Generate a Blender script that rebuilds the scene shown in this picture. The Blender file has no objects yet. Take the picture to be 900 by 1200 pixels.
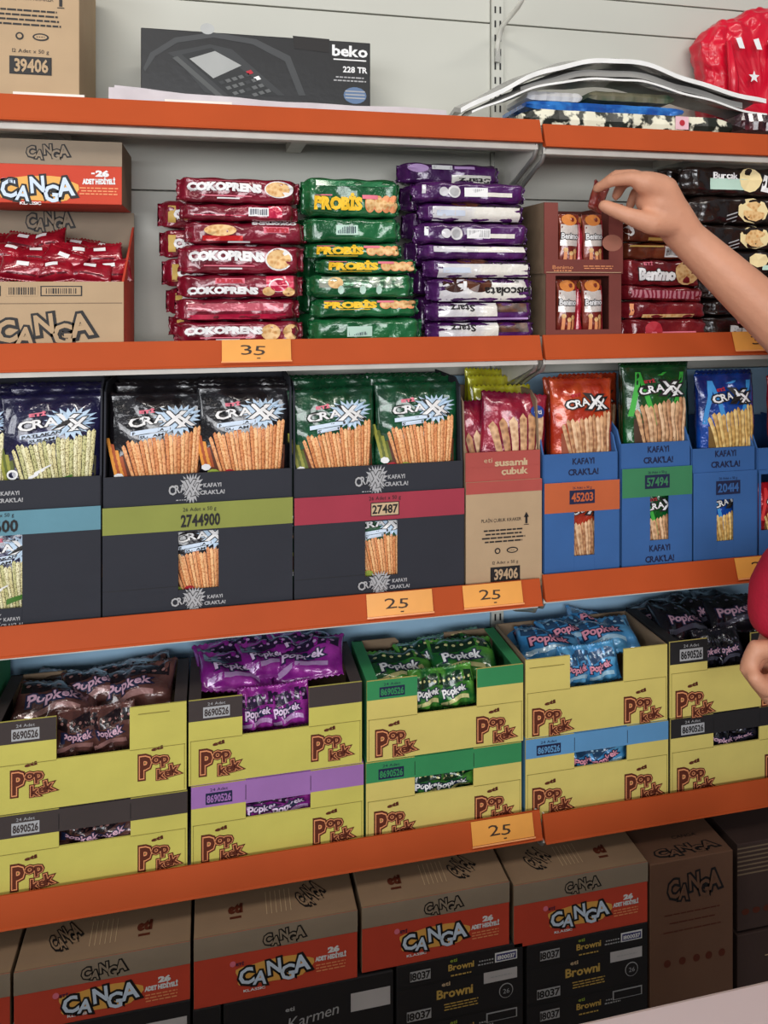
import bpy, bmesh, math, random
from mathutils import Vector, Matrix, noise

# ------------------------------------------------------------ camera, world, light
SC = bpy.context.scene
COL = SC.collection
D, H, TH, F, HY = 1.10, 1.45, math.radians(12.52), 900.0, 330.0
CT, ST = math.cos(TH), math.sin(TH)
cam_d = bpy.data.cameras.new('camera'); cam = bpy.data.objects.new('camera', cam_d); COL.objects.link(cam)
cam.location = (0, -D, H); cam.rotation_euler = (math.pi/2, 0, -TH)
cam_d.sensor_fit = 'HORIZONTAL'; cam_d.sensor_width = 36; cam_d.lens = 36
cam_d.shift_y = -(600-HY)/900.0; cam_d.clip_start = .02
SC.camera = cam
SC.view_settings.view_transform = 'Standard'; SC.view_settings.look = 'None'
SC.view_settings.gamma = 1; SC.view_settings.use_curve_mapping = False
SC.view_settings.exposure = 0.0
wd = bpy.data.worlds.new('room_light'); SC.world = wd; wd.use_nodes = True
wd.node_tree.nodes['Background'].inputs[0].default_value = (.80, .90, 1.0, 1)
wd.node_tree.nodes['Background'].inputs[1].default_value = .17
def area(name, loc, target, sx, sy, e, col):
    l = bpy.data.lights.new(name, 'AREA'); l.shape = 'RECTANGLE'; l.size = sx; l.size_y = sy; l.energy = e; l.color = col
    o = bpy.data.objects.new(name, l); COL.objects.link(o); o.location = loc
    o.rotation_euler = (Vector(target)-Vector(loc)).to_track_quat('-Z', 'Y').to_euler(); return o
area('ceiling_lamp_light', (-.7, -1.25, 2.7), (.0, 0, 1.35), 1.2, .07, 11, (1, .94, .86))
area('ceiling_lamp_light', (.9, -1.25, 2.7), (.5, 0, 1.35), 1.2, .07, 9, (1, .94, .86))
area('doorway_light', (-2.6, -1.6, 1.9), (0, 0, 1.4), .5, .9, 12, (.95, .97, 1))
area('shop_window_light', (-.6, -3.2, 1.68), (.1, 0, 1.35), 3.0, .75, 66, (.97, .98, 1))

# ------------------------------------------------------------ pixel -> point on a plane parallel to the shelves
def ray(px): 
    u = (px-450)/F
    return ST+u*CT, CT-u*ST
def X(px, y): a, b = ray(px); return (D+y)/b*a
def K(px, y): a, b = ray(px); return (D+y)/b/F          # metres per pixel upwards
def Z(px, py, y): return H+(HY-py)*K(px, y)
def P(px, py, y): return Vector((X(px, y), y, Z(px, py, y)))

# ------------------------------------------------------------ materials
def lin(c):
    return tuple((v/255/12.92 if v/255 <= .04045 else ((v/255+.055)/1.055)**2.4) for v in c)+(1,)
MATS = {}
def mat(name, rgb, rough=.55, metal=0, var=.08, scale=30, bump=0, bscale=60, coat=0, rgb2=None, lo=.45, hi=.6, kind='noise', trans=0, alpha=1):
    if name in MATS: return MATS[name]
    m = bpy.data.materials.new(name); m.use_nodes = True; nt = m.node_tree; b = nt.nodes['Principled BSDF']
    tc = nt.nodes.new('ShaderNodeTexCoord')
    if kind == 'voronoi':
        n = nt.nodes.new('ShaderNodeTexVoronoi'); n.inputs['Scale'].default_value = scale; out = n.outputs['Distance']
    elif kind == 'wave':
        n = nt.nodes.new('ShaderNodeTexWave'); n.inputs['Scale'].default_value = scale; n.inputs['Distortion'].default_value = 6; out = n.outputs['Fac']
    else:
        n = nt.nodes.new('ShaderNodeTexNoise'); n.inputs['Scale'].default_value = scale; n.inputs['Detail'].default_value = 4; out = n.outputs['Fac']
    nt.links.new(tc.outputs['Object'], n.inputs['Vector'])
    r = nt.nodes.new('ShaderNodeValToRGB'); c = lin(rgb)
    if rgb2 is None:
        r.color_ramp.elements[0].color = tuple(v*(1-var) for v in c[:3])+(1,)
        r.color_ramp.elements[1].color = tuple(min(1, v*(1+var)) for v in c[:3])+(1,)
        r.color_ramp.elements[0].position = .3; r.color_ramp.elements[1].position = .7
    else:
        r.color_ramp.elements[0].color = c; r.color_ramp.elements[1].color = lin(rgb2)
        r.color_ramp.elements[0].position = lo; r.color_ramp.elements[1].position = hi
    nt.links.new(out, r.inputs[0]); nt.links.new(r.outputs[0], b.inputs['Base Color'])
    b.inputs['Roughness'].default_value = rough; b.inputs['Metallic'].default_value = metal
    b.inputs['Coat Weight'].default_value = coat; b.inputs['Coat Roughness'].default_value = .08
    b.inputs['Transmission Weight'].default_value = trans; b.inputs['Alpha'].default_value = alpha
    if bump:
        n2 = nt.nodes.new('ShaderNodeTexNoise'); n2.inputs['Scale'].default_value = bscale; n2.inputs['Detail'].default_value = 3
        bp = nt.nodes.new('ShaderNodeBump'); bp.inputs['Strength'].default_value = bump; bp.inputs['Distance'].default_value = .004
        nt.links.new(tc.outputs['Object'], n2.inputs['Vector']); nt.links.new(n2.outputs['Fac'], bp.inputs['Height'])
        nt.links.new(bp.outputs[0], b.inputs['Normal'])
    MATS[name] = m; return m
def foil(name, rgb, rgb2=None, **k):
    a = dict(rough=.24, metal=.1, bump=.8, bscale=60, coat=.9, var=.2, scale=18); a.update(k)
    return mat(name, rgb, rgb2=rgb2, **a)
def ink(name, rgb, **k):
    a = dict(rough=.6, var=.04); a.update(k); return mat(name, rgb, **a)

def card(name, rgb, **k):
    a = dict(rough=.78, var=.06, scale=14, bump=.08, bscale=90); a.update(k); return mat(name, rgb, **a)
WHITE = mat('white_enamel', (226, 224, 214), .4)
PANEL = mat('grey_enamel_panel', (200, 200, 190), .5, var=.05, scale=3)
PANELB = mat('daylight_tinted_panel', (160, 198, 226), .5, var=.05, scale=3)  # lower backing panels: cool daylight tint put into the base colour
ORANGE = mat('orange_price_rail_plastic', (182, 78, 36), .6, var=.06, scale=8)
ORANGE.node_tree.nodes['Principled BSDF'].inputs['Specular IOR Level'].default_value = .15
STEEL = mat('galvanised_steel', (170, 170, 165), .35, .6)
SLOT = ink('dark_slot', (25, 25, 25))
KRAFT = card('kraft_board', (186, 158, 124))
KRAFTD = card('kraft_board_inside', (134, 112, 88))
KRAFTS = card('brown_kraft_board', (112, 78, 58))
GREYK = card('grey_print_board', (150, 134, 114))
REDB = card('red_orange_print_board', (206, 70, 46))
CHAR = card('charcoal_board', (40, 42, 51))
CHARB = card('black_brown_board', (62, 52, 50))
BLACKB = card('black_board', (28, 25, 27))
YEL = card('yellow_board', (206, 196, 94))
YEL2 = card('pale_yellow_board', (216, 198, 108))
GREENB = card('green_board', (48, 138, 82))
PURB = card('lilac_board', (162, 112, 178))
SKYB = card('sky_blue_board', (92, 148, 194))
BLUEB = card('blue_board', (52, 98, 158))
BORD = card('dusty_rose_board', (176, 78, 70))
WINE = card('maroon_brown_board', (126, 62, 54))
INKD = ink('black_ink', (26, 22, 22)); INKB = ink('brown_ink', (92, 36, 16)); INKW = ink('white_ink', (240, 240, 240))
INKG = ink('grey_ink', (176, 176, 178)); INKP = ink('salmon_ink', (238, 156, 104)); INKY = ink('amber_glow_ink', (236, 176, 84))
INKN = ink('navy_ink', (22, 30, 66)); INKT = ink('tan_ink', (206, 178, 140)); INKR = ink('red_ink', (186, 36, 52))
PALEB = ink('pale_blue_white_ink', (212, 228, 246)); GOLDI = ink('gold_ink', (206, 170, 86)); YELI = ink('yellow_ink', (250, 200, 40))
PINKI = ink('pink_ink', (232, 120, 140)); MINT = ink('mint_ink', (190, 222, 206))
COOK = mat('biscuit_print', (214, 158, 92), .5, rgb2=(240, 200, 140), scale=160, kind='voronoi', lo=.2, hi=.6)
COOKD = mat('chocolate_biscuit_print', (60, 30, 22), .3, rgb2=(100, 58, 40), scale=60)
STK = [mat('baked_stick_print_%s' % n, a, .5, rgb2=b, scale=330, kind='voronoi', lo=.15, hi=.6) for n, a, b in
       (('amber', (198, 112, 58), (240, 176, 120)), ('toasted', (176, 90, 44), (226, 150, 92)), ('golden', (214, 134, 76), (250, 198, 140)))]
STS = [mat('seeded_stick_print_%s' % n, a, .5, rgb2=b, scale=420, kind='voronoi', lo=.2, hi=.5) for n, a, b in
       (('cream', (120, 104, 50), (226, 216, 160)), ('olive', (90, 90, 40), (204, 200, 140)), ('pale', (150, 130, 70), (240, 234, 190)))]
STB = [mat('plain_stick_print_%s' % n, a, .5, rgb2=b, scale=120, kind='voronoi', lo=.1, hi=.7) for n, a, b in
       (('beige', (160, 112, 76), (226, 180, 134)), ('brown', (136, 88, 58), (206, 154, 108)), ('sand', (186, 138, 98), (238, 200, 158)))]
STY = [mat('butter_stick_print_%s' % n, a, .5, rgb2=b, scale=120, kind='voronoi', lo=.1, hi=.7) for n, a, b in
       (('butter', (196, 150, 76), (246, 214, 140)), ('honey', (170, 122, 56), (228, 184, 104)))]

# ------------------------------------------------------------ mesh building
class MB:
    def __init__(s): s.v = []; s.f = []; s.m = []; s.mats = []; s.sm = []
    def mi(s, m):
        if m not in s.mats: s.mats.append(m)
        return s.mats.index(m)
    def add(s, vs, fs, m, smooth=False):
        o = len(s.v); s.v += [tuple(v) for v in vs]; k = s.mi(m)
        for f in fs: s.f.append(tuple(i+o for i in f)); s.m.append(k); s.sm.append(smooth)
    def box(s, x0, x1, y0, y1, z0, z1, m):
        vs = [(x, y, z) for x in (x0, x1) for y in (y0, y1) for z in (z0, z1)]
        s.add(vs, [(0,1,3,2),(4,6,7,5),(0,4,5,1),(2,3,7,6),(0,2,6,4),(1,5,7,3)], m)
    def quad(s, pts, m): s.add(pts, [tuple(range(len(pts)))], m)
    def prism(s, poly, d, m):                      # poly: 3D points, extruded by vector d
        n = len(poly); d = Vector(d); vs = [Vector(p) for p in poly]+[Vector(p)+d for p in poly]
        s.add(vs, [tuple(range(n)), tuple(range(2*n-1, n-1, -1))]+[(i, i+n, (i+1) % n+n, (i+1) % n) for i in range(n)], m)
    def tube(s, pts, r, m, n=8):
        pts = [Vector(p) for p in pts]; rs = r if isinstance(r, (list, tuple)) else [r]*len(pts); vs = []; fs = []
        for i, p in enumerate(pts):
            t = (pts[min(i+1, len(pts)-1)]-pts[max(i-1, 0)]).normalized(); a = t.orthogonal().normalized()
            if i: a = (pa-t*pa.dot(t)).normalized()
            pa = a; b = t.cross(a)
            for k in range(n): th = 2*math.pi*k/n; vs.append(p+(a*math.cos(th)+b*math.sin(th))*rs[i])
        for i in range(len(pts)-1):
            for k in range(n): fs.append((i*n+k, i*n+(k+1) % n, (i+1)*n+(k+1) % n, (i+1)*n+k))
        fs += [tuple(range(n-1, -1, -1)), tuple((len(pts)-1)*n+k for k in range(n))]
        s.add(vs, fs, m, True)
    def mesh(s, name):
        me = bpy.data.meshes.new(name); me.from_pydata(s.v, [], s.f)
        for m in s.mats: me.materials.append(m)
        me.polygons.foreach_set('material_index', s.m); me.polygons.foreach_set('use_smooth', s.sm); me.update(); return me
    def build(s, name, parent=None, bevel=0):
        if not s.v: return None
        o = bpy.data.objects.new(name, s.mesh(name)); COL.objects.link(o); o.parent = parent
        if bevel:
            b = o.modifiers.new('bevel', 'BEVEL'); b.width = bevel; b.segments = 2; b.limit_method = 'ANGLE'
        return o
def tag(o, label=None, cat=None, group=None, kind=None):
    if label: o['label'] = label
    if cat: o['category'] = cat
    if group: o['group'] = group
    if kind: o['kind'] = kind
    return o
def thing(name, label, cat, loc=(0, 0, 0), rot=(0, 0, 0), group=None):
    o = bpy.data.objects.new(name, None); o.empty_display_size = .05; COL.objects.link(o); o.location = loc; o.rotation_euler = rot
    return tag(o, label, cat, group)
def dup(o, loc, rot=None, label=None, group=None, scale=None):
    r = o.copy(); COL.objects.link(r); r.location = loc
    if rot is not None: r.rotation_euler = rot
    if scale is not None: r.scale = scale
    if label: r['label'] = label
    if group: r['group'] = group
    for ch in list(o.children):
        c = ch.copy(); COL.objects.link(c); c.parent = r
        for g in list(ch.children): g2 = g.copy(); COL.objects.link(g2); g2.parent = c
    return r

# ------------------------------------------------------------ lettering
CH = sorted(set('CANGAPopKekÇOKOPRENSPROBİSBiscolataStarzBenimobekoTR0123456789KAFAYICRAKLA!CRAXXx\'PATLAKANISUSAMetiEtiÜLKERBrowniKarmensusamlıçubukKLASSICADETHEDİYEYENİYENLİLüBurçakgPopkekx26Adet50gPLAYİÇİNAĞZINDASAT'))
OFFS = (0, .03, .07, .13)
GL = {}
def load_glyphs():
    tmp = []
    for c in CH:
        for of in OFFS:
            cu = bpy.data.curves.new('g', 'FONT'); cu.body = c; cu.offset = of; cu.resolution_u = 2; cu.fill_mode = 'FRONT'
            o = bpy.data.objects.new('g', cu); COL.objects.link(o); tmp.append((c, of, o))
    dg = bpy.context.evaluated_depsgraph_get()
    for c, of, o in tmp:
        me = o.evaluated_get(dg).to_mesh()
        GL[c, of] = ([(v.co.x, v.co.y) for v in me.vertices], [tuple(p.vertices) for p in me.polygons])
        o.evaluated_get(dg).to_mesh_clear()
    for c, of, o in tmp:
        cu = o.data; bpy.data.objects.remove(o); bpy.data.curves.remove(cu)
    for c in CH:
        xs = [v[0] for v in GL[c, 0][0]] or [0]
        GL[c, 'w'] = (min(xs), max(xs))
load_glyphs()
def text(mb, s, cx, cy, w, h, fmap, m, off=0, eps=.0006, jit=None, rot=0, arc=0, lean=0):
    """lettering s centred on (cx, cy), w wide, capitals h tall; fmap(a, b, eps) gives the 3D point on the surface"""
    xs = []; x = 0
    for c in s:
        if c == ' ': xs.append((x, 0)); x += .28; continue
        a, b = GL[c, 'w']; xs.append((x, a)); x += b-a+.07
    tot = x-.07
    sx = w/tot; sy = h/.72
    cr, sr = math.cos(rot), math.sin(rot)
    for i, c in enumerate(s):
        if c == ' ': continue
        vs, fs = GL[c, off]; x0, a = xs[i]; wc = GL[c, 'w'][1]-a
        jr, jy, js = jit[i] if jit else (0, 0, 1)
        cj, sj = math.cos(jr), math.sin(jr); out = []
        for vx, vy in vs:
            ux = (vx-a-wc/2)*js; uy = (vy-.35)*js
            lx = (ux*cj-uy*sj+x0+wc/2-tot/2)*sx; ly = (ux*sj+uy*cj+jy)*sy
            ly += arc*(1-(2*lx/w)**2)*h; lx += lean*ly
            out.append(fmap(cx+lx*cr-ly*sr, cy+lx*sr+ly*cr, eps))
        mb.add(out, fs, m)
def poly(mb, pts, fmap, m, eps=.0004): mb.add([fmap(a, b, eps) for a, b in pts], [tuple(range(len(pts)))], m)
def rect(mb, a0, a1, b0, b1, fmap, m, eps=.0004, n=1, nb=1):
    vs = [fmap(a0+(a1-a0)*i/n, b0+(b1-b0)*j/nb, eps) for j in range(nb+1) for i in range(n+1)]
    mb.add(vs, [(j*(n+1)+i, j*(n+1)+i+1, (j+1)*(n+1)+i+1, (j+1)*(n+1)+i) for j in range(nb) for i in range(n)], m, nb*n > 1)
def disc(mb, cx, cy, rx, ry, fmap, m, eps=.0005, n=18, star=0):
    c = [fmap(cx, cy, eps)]
    for k in range(n):
        q = 1-star*(k % 2); a = 2*math.pi*k/n; c.append(fmap(cx+rx*q*math.cos(a), cy+ry*q*math.sin(a), eps))
    mb.add(c, [(0, k+1, (k+1) % n+1) for k in range(n)], m)
def stripes(mb, cx, cy, w, h, n, fmap, m, seed=1, eps=.0006):       # small print too fine to read: thin broken rules
    r = random.Random(seed)
    for j in range(n):
        y = cy+h/2-h*(j+.5)/n; ww = w*r.uniform(.75, 1); x = cx-ww/2
        while x < cx+ww/2-.001:
            l = r.uniform(.004, .010)*w/.06; rect(mb, x, min(x+l, cx+ww/2), y-h/n*.2, y+h/n*.2, fmap, m, eps); x += l+.0014
def barcode(mb, cx, cy, w, h, fmap, seed=3, bg=INKW, fg=INKD, eps=.0006, n=12):
    r = random.Random(seed); rect(mb, cx-w/2, cx+w/2, cy-h/2, cy+h/2, fmap, bg, eps)
    x = cx-w*.42
    while x < cx+w*.42:
        l = w*r.uniform(.015, .05); rect(mb, x, x+l, cy-h*.36, cy+h*.36, fmap, fg, eps+.0003); x += l+w*r.uniform(.02, .05)
def code(mb, s, cx, cy, w, h, fmap, bg, fg, eps=.0006):
    rect(mb, cx-w/2, cx+w/2, cy-h/2, cy+h/2, fmap, fg, eps); rect(mb, cx-w/2+.0012, cx+w/2-.0012, cy-h/2+.0012, cy+h/2-.0012, fmap, bg, eps+.0002)
    text(mb, s, cx, cy, w*.88, h*.62, fmap, fg, .03, eps+.0004)
CJ = [(.15, -.02, 1.15), (-.1, -.22, .95), (.1, .2, 1.05), (-.05, -.2, 1.1), (.12, .12, 1.2)]
def canga(mb, cx, cy, w, h, fmap, glow=None, dark=INKD, face=PALEB, rot=0, eps=.0005):
    if glow:
        pts = []
        for k in range(26):
            a = 2*math.pi*k/26; q = 1+.07*math.sin(5*a+1); pts.append((cx+w*.57*q*math.copysign(abs(math.cos(a))**.6, math.cos(a)), cy+h*.80*q*math.copysign(abs(math.sin(a))**.7, math.sin(a))))
        poly(mb, pts, fmap, glow, eps)
    text(mb, 'CANGA', cx+w*.005, cy-h*.02, w, h, fmap, dark, .13, eps+.0003, CJ, rot)
    text(mb, 'CANGA', cx, cy, w, h, fmap, face, .03 if face is not INKD else 0, eps+.0007, CJ, rot)
def popkek(mb, cx, cy, w, h, fmap, rot=.02, eps=.0005):
    text(mb, 'eti', cx-w*.02, cy+h*.50, w*.28, h*.10, fmap, INKB, .07, eps, rot=.15)
    for of, m, e in ((.13, INKB, 0), (.07, INKP, .0003), (.03, INKB, .0006)):
        text(mb, 'P', cx-w*.33, cy+h*.0, w*.26, h*.60, fmap, m, of, eps+e)
        text(mb, 'op', cx+w*.06, cy+h*.16, w*.42, h*.30, fmap, m, of, eps+e, [(0, .14, 1), (.06, .1, 1.0)])
        text(mb, 'kek', cx+w*.26, cy-h*.22, w*.52, h*.26, fmap, m, of, eps+.0003+e, [(0, -.1, 1.1), (0, 0, 1), (.15, .16, 1.2)])
def crax(mb, cx, cy, w, h, fmap, burst=None, face=INKW, dark=INKD, rot=.08, eps=.0012, sub=None, eti=True):
    if burst:
        pts = []; 
        for k in range(40):
            a = 2*math.pi*k/40; q = (1.0 if k % 2 else .66)*(1+.12*math.sin(3*a)); pts.append((cx+w*.27+w*.38*q*math.cos(a), cy+h*.02+h*1.15*q*math.sin(a)))
        c = [fmap(cx+w*.27, cy, eps)]+[fmap(a, b, eps) for a, b in pts]
        mb.add(c, [(0, k+1, (k+1) % 40+1) for k in range(40)], burst)
    for of, m, e in ((.07 if burst else .13, dark, .0003), (.03, face, .0007)):
        text(mb, 'CRA', cx-w*.20, cy-h*.02, w*.56, h*.62, fmap, m, of, eps+e, [(0, -.05, 1.1), (0, 0, .95), (0, .03, .95)], rot)
        text(mb, 'X', cx+w*.22, cy+h*.06, w*.32, h*1.1, fmap, m, of, eps+e+.0002, None, -.05)
        text(mb, 'X', cx+w*.38, cy-h*.12, w*.26, h*.85, fmap, m, of, eps+e+.0004, None, .1)
    if eti: text(mb, 'ETİ', cx-w*.22, cy+h*.62, w*.22, h*.22, fmap, PINKI if burst else INKR, .07, eps, None, rot)
    if sub:
        for k, (s, hh) in enumerate(sub):
            rect(mb, cx-w*.46+k*w*.13, cx+w*.18-k*w*.12, cy-h*(.80+.36*k)-h*.05, cy-h*(.80+.36*k)+h*.25, lambda a, b, e: fmap(a, b+(a-cx)*.12, e), PALEB, eps)
            text(mb, s, cx-w*.14, cy-h*(.72+.36*k), w*(.58-.22*k), h*.2, lambda a, b, e: fmap(a, b+(a-cx)*.12, e), INKD, .03, eps+.0004)

# ------------------------------------------------------------ soft packs
def roll_mesh(W, Hh, Dp, mats, seed=0, n=4.6, draw=None, name='wrapper'):
    """horizontal flow-wrapped pack, long along x, bottom at z=0, front towards -y, pinched and crimped at both ends"""
    r = random.Random(seed); ph = [r.uniform(0, 6.28) for _ in range(8)]
    def prof(t):
        a = abs(t)
        if a < .86: return 1.0
        if a < .955: q = (a-.86)/.095; return 1-.90*q*q*(3-2*q)
        return .10
    def wr(x, z):
        e = max(0, abs(x)/(W/2)-.55)/.45
        return .0013*math.sin(x*95+ph[0]+z*60)+.0009*math.sin(x*210+ph[1]-z*150)+.0045*e*math.sin(z*420+ph[2]+x*30)+.0008*math.sin(z*260+x*20+ph[3])
    def half(x):
        t = x/(W/2); return Hh/2*(.80+.20*prof(t))*(1 if abs(t) < .95 else 1.03), Dp/2*prof(t)
    def front(a, b, eps=0):
        hz, hy = half(a); v = max(-.98, min(.98, (b-Hh/2)/hz))
        return (a, -hy*(1-abs(v)**n)**(1/n)+wr(a, b)-eps-.0004, b)
    mb = MB(); nx, nk = 36, 28; vs = []; 
    for i in range(nx+1):
        x = -W/2+W*i/nx; hz, hy = half(x)
        for k in range(nk):
            a = 2*math.pi*k/nk; c, s_ = math.cos(a), math.sin(a)
            z = hz*math.copysign(abs(s_)**(2/n), s_); y = hy*math.copysign(abs(c)**(2/n), c)
            y += wr(x, z+Hh/2)*(1 if y < 0 else -1); zz = z+Hh/2+.0008*math.sin(x*130+ph[4]+y*90)
            xx = x+(.0012*math.sin(k*2.6) if i in (0, nx) else 0)
            vs.append((xx, y, zz))
    fs = [(i*nk+k, i*nk+(k+1) % nk, (i+1)*nk+(k+1) % nk, (i+1)*nk+k) for i in range(nx) for k in range(nk)]
    fs += [tuple(range(nk)), tuple(nx*nk+k for k in range(nk-1, -1, -1))]
    mb.add(vs, fs, mats, True)
    pr = MB()
    if draw: draw(pr, front, W, Hh)
    return mb.mesh(name), (pr.mesh('print') if pr.v else None)
def bag_mesh(W, Hh, T, m, seed=0, draw=None, crimp=.09, wrk=1.0):
    """pillow bag standing on z=0, front towards -y"""
    r = random.Random(seed); ph = [r.uniform(0, 6.28) for _ in range(9)]
    def th(u, v):
        eu = (1-abs(u)**2.6)**.6 if abs(u) < 1 else 0
        vv = (abs(v)-0)/(1-crimp*1.0) if abs(v) < 1-crimp else 1
        ev = (1-vv**2.2)**.55 if vv < 1 else 0
        return max(.0012, T/2*eu*ev)
    def wr(x, z, v, u):
        e = abs(v)**3+.25
        return wrk*(.0022*e*math.sin(x*170+ph[0]+3*math.sin(z*40+ph[4]))+.0012*math.sin(z*120+x*60+ph[1])*(1-abs(v)**4)+.0018*math.sin((x+z)*75+ph[2])*(1-u*u)+.0012*e*math.sin(x*330+ph[3]))
    def front(a, b, eps=0):
        u = max(-1, min(1, a/(W/2))); v = max(-1, min(1, (b-Hh/2)/(Hh/2)))
        return (a, -th(u, v)+wr(a, b, v, u)*min(1, th(u, v)/(T*.2))-eps, b)
    mb = MB(); nx, nz = 26, 30; vs = []
    for side in (1, -1):
        for j in range(nz+1):
            for i in range(nx+1):
                u = -1+2*i/nx; v = -1+2*j/nz; inset = 1-.05*(1-abs(v)**4); a = u*W/2*inset; b = (v+1)*Hh/2
                if j in (0, nz): b += .0012*(1 if i % 2 else -1)
                p = front(a, b)
                vs.append((p[0], p[1] if side == 1 else -p[1], p[2]))
    N = (nx+1)*(nz+1); fs = []
    for j in range(nz):
        for i in range(nx):
            a = j*(nx+1)+i; fs.append((a, a+1, a+nx+2, a+nx+1)); fs.append((a+N, a+nx+1+N, a+nx+2+N, a+1+N))
    for j in range(nz):
        a = j*(nx+1); fs.append((a, a+nx+1, a+nx+1+N, a+N)); a += nx; fs.append((a, a+N, a+nx+1+N, a+nx+1))
    for i in range(nx): fs.append((i, i+N, i+1+N, i+1)); a = nz*(nx+1)+i; fs.append((a, a+1, a+1+N, a+N))
    mb.add(vs, fs, m, True)
    pr = MB()
    if draw: draw(pr, front, W, Hh)
    return mb.mesh('wrapper'), (pr.mesh('print') if pr.v else None)
def from_meshes(name, ms, label, cat, loc, rot=(0, 0, 0), group=None, scale=None):
    o = bpy.data.objects.new(name, None); o.empty_display_size = .03; COL.objects.link(o); o.location = loc; o.rotation_euler = rot
    if scale: o.scale = scale
    tag(o, label, cat, group)
    for nm, me in zip(('wrapper', 'print'), ms):
        if me: c = bpy.data.objects.new(nm, me); COL.objects.link(c); c.parent = o
    return o
def sticks(mb, front, W, Hh, ms, x0, x1, base, tops, n=13, fan=.25, sw=.0042, patch=None, rnd=1):
    r = random.Random(rnd)
    if patch: 
        vs = []
        rect(mb, x0, x1, base, base+(tops[0]-base)*.8, front, patch, .0005, 10, 5)
    for k in range(n):
        q = (k+.5)/n; xb = x0+(x1-x0)*(.20+.74*q); xt = x0+(x1-x0)*q; zt = tops[0]+(tops[1]-tops[0])*q+r.uniform(-.004, .004)
        pts = []
        for j in range(6):
            s = j/5; x = xb+(xt-xb)*s; z = base+(zt-base)*s; w = sw*(.8+.4*s)*.5
            pts.append((x, z, w))
        vs = []
        for x, z, w in pts: vs += [front(x-w, z, .0008+.0002*(k % 2)), front(x, z, .0026+.0002*(k % 2)), front(x+w, z, .0008+.0002*(k % 2))]
        fs = []
        for j in range(5):
            a = j*3; fs += [(a, a+1, a+4, a+3), (a+1, a+2, a+5, a+4)]
        x, z, w = pts[-1]; vs.append(front(x, z+w*1.2, .001)); fs.append((15, 16, 17, 18))
        mb.add(vs, fs, ms[k % len(ms)], True)

# ============================================================ SETTING
BACK = .19
wall = MB(); wall.box(-4, 4.5, BACK+.02, BACK+.05, 0, 2.6, WHITE)
wb = tag(wall.build('wall_back'), kind='structure')
zt = Z(222, 0, BACK); zs = Z(175, 223, BACK); hz = zt-zs; zup = Z(690, 0, BACK)
xj = X(634, 0)
seams = [zs-hz*k for k in range(4, 0, -1)]+[zs, zt, zup+.004, zup+hz*.5, zup+hz*1.5]
seams = [.02]+[z for z in seams if z > .05]
for b, (x0, x1) in enumerate(((-1.2, xj-.012), (xj+.012, 1.9))):
    for a, c in zip(seams, seams[1:]):
        m = MB(); mm = PANELB if c < 1.02 and c > .6 or (a < .99 and a > .55) else PANEL
        m.box(x0, x1, BACK, BACK+.012, a+.0012, c-.0012, mm); o = m.build('backing_panel', wb, .001)
fl = MB(); fl.box(-4, 4.5, -5, .26, -.02, 0, mat('grey_floor_tile', (120, 112, 104), .5, scale=4)); tag(fl.build('floor'), kind='structure')
# slotted uprights
for nm, px, lab in (('shelf_upright', 634, 'slotted grey steel upright between the two shelf bays'),):
    t = thing(nm, lab, 'shelf upright', (X(px, 0), BACK, 0)); m = MB(); m.box(-.011, .011, -.006, .014, .02, 2.3, PANEL); m.build('post', t)
    m = MB(); z = .05
    while z < 2.25:
        for sx in (-.0062, .0032): m.box(sx, sx+.003, -.0066, -.005, z, z+.012, SLOT)
        z += .025
    tag(m.build('slot_row', t), kind='stuff')
# shelves
LV = {'A': (1.699, 1.693), 'B': (1.368, 1.368), 'C': (.994, .999), 'D': (.638, .630)}
WORDS = {'A': 'top', 'B': 'second', 'C': 'third', 'D': 'fourth'}
SURF = {}
RH = .036
def make_shelf(lv, bay, zt, x0, x1):
    side = 'left' if bay == 0 else 'right'
    t = thing('shelf', '%s shelf of the %s bay, white metal with an orange front rail' % (WORDS[lv], side), 'shelf', ((x0+x1)/2, 0, zt))
    cx = (x0+x1)/2; w = (x1-x0)/2; zs_ = -.016
    m = MB(); m.box(-w+.002, w-.002, .006, BACK-.004, zs_-.004, zs_, WHITE); m.box(-w+.002, w-.002, .004, .008, zs_-.004-.026, zs_, WHITE)
    m.box(-w+.002, w-.002, .0025, .024, -RH-.0095, -RH-.0025, WHITE)
    for q in (-.5, 0, .5): m.box(w*q-.012, w*q+.012, .012, BACK-.006, -.034, zs_-.0045, WHITE)
    m.build('board', t)
    m = MB(); prof = [(.0, 0), (-.0115, -RH), (-.0085, -RH-.002), (.002, -RH+.001), (.004, -.001)]
    m.prism([(-w, y, z) for y, z in prof], (2*w, 0, 0), ORANGE)
    m.prism([(-w, y, z) for y, z in ((-.0125, -RH+.001), (-.0135, -RH-.001), (-.0085, -RH-.002), (-.011, -RH+.002))], (2*w, 0, 0), ORANGE)
    m.build('price_rail', t, .0006)
    # brackets at both ends: pressed plates running back and down to the upright
    for sx in (-1, 1):
        m = MB(); xx = sx*(w-.004); bd = .105 if lv != 'D' else .068; pl = [(.004, -.004), (BACK-.004, -.006), (BACK-.004, -bd), (BACK-.03, -bd+.005), (.05, -.064), (.022, -.056), (.009, -.046)]
        m.prism([(xx, y, z) for y, z in pl], (.0025, 0, 0), WHITE)
        m.tube([(xx+.001, .004, -.012), (xx+.001, .006, -.044), (xx+.001, .014, -.055), (xx+.001, .034, -.062), (xx+.001, .09, -.062-(bd-.06)*.5), (xx+.001, BACK-.01, -bd-.001)], .0035, STEEL)
        m.build('bracket', t)
    SURF[lv, bay] = zt+zs_+.0003
for lv, (zl, zr) in LV.items():
    make_shelf(lv, 0, zl, -.95, xj-.002); make_shelf(lv, 1, zr, xj+.003, 1.75)
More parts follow.
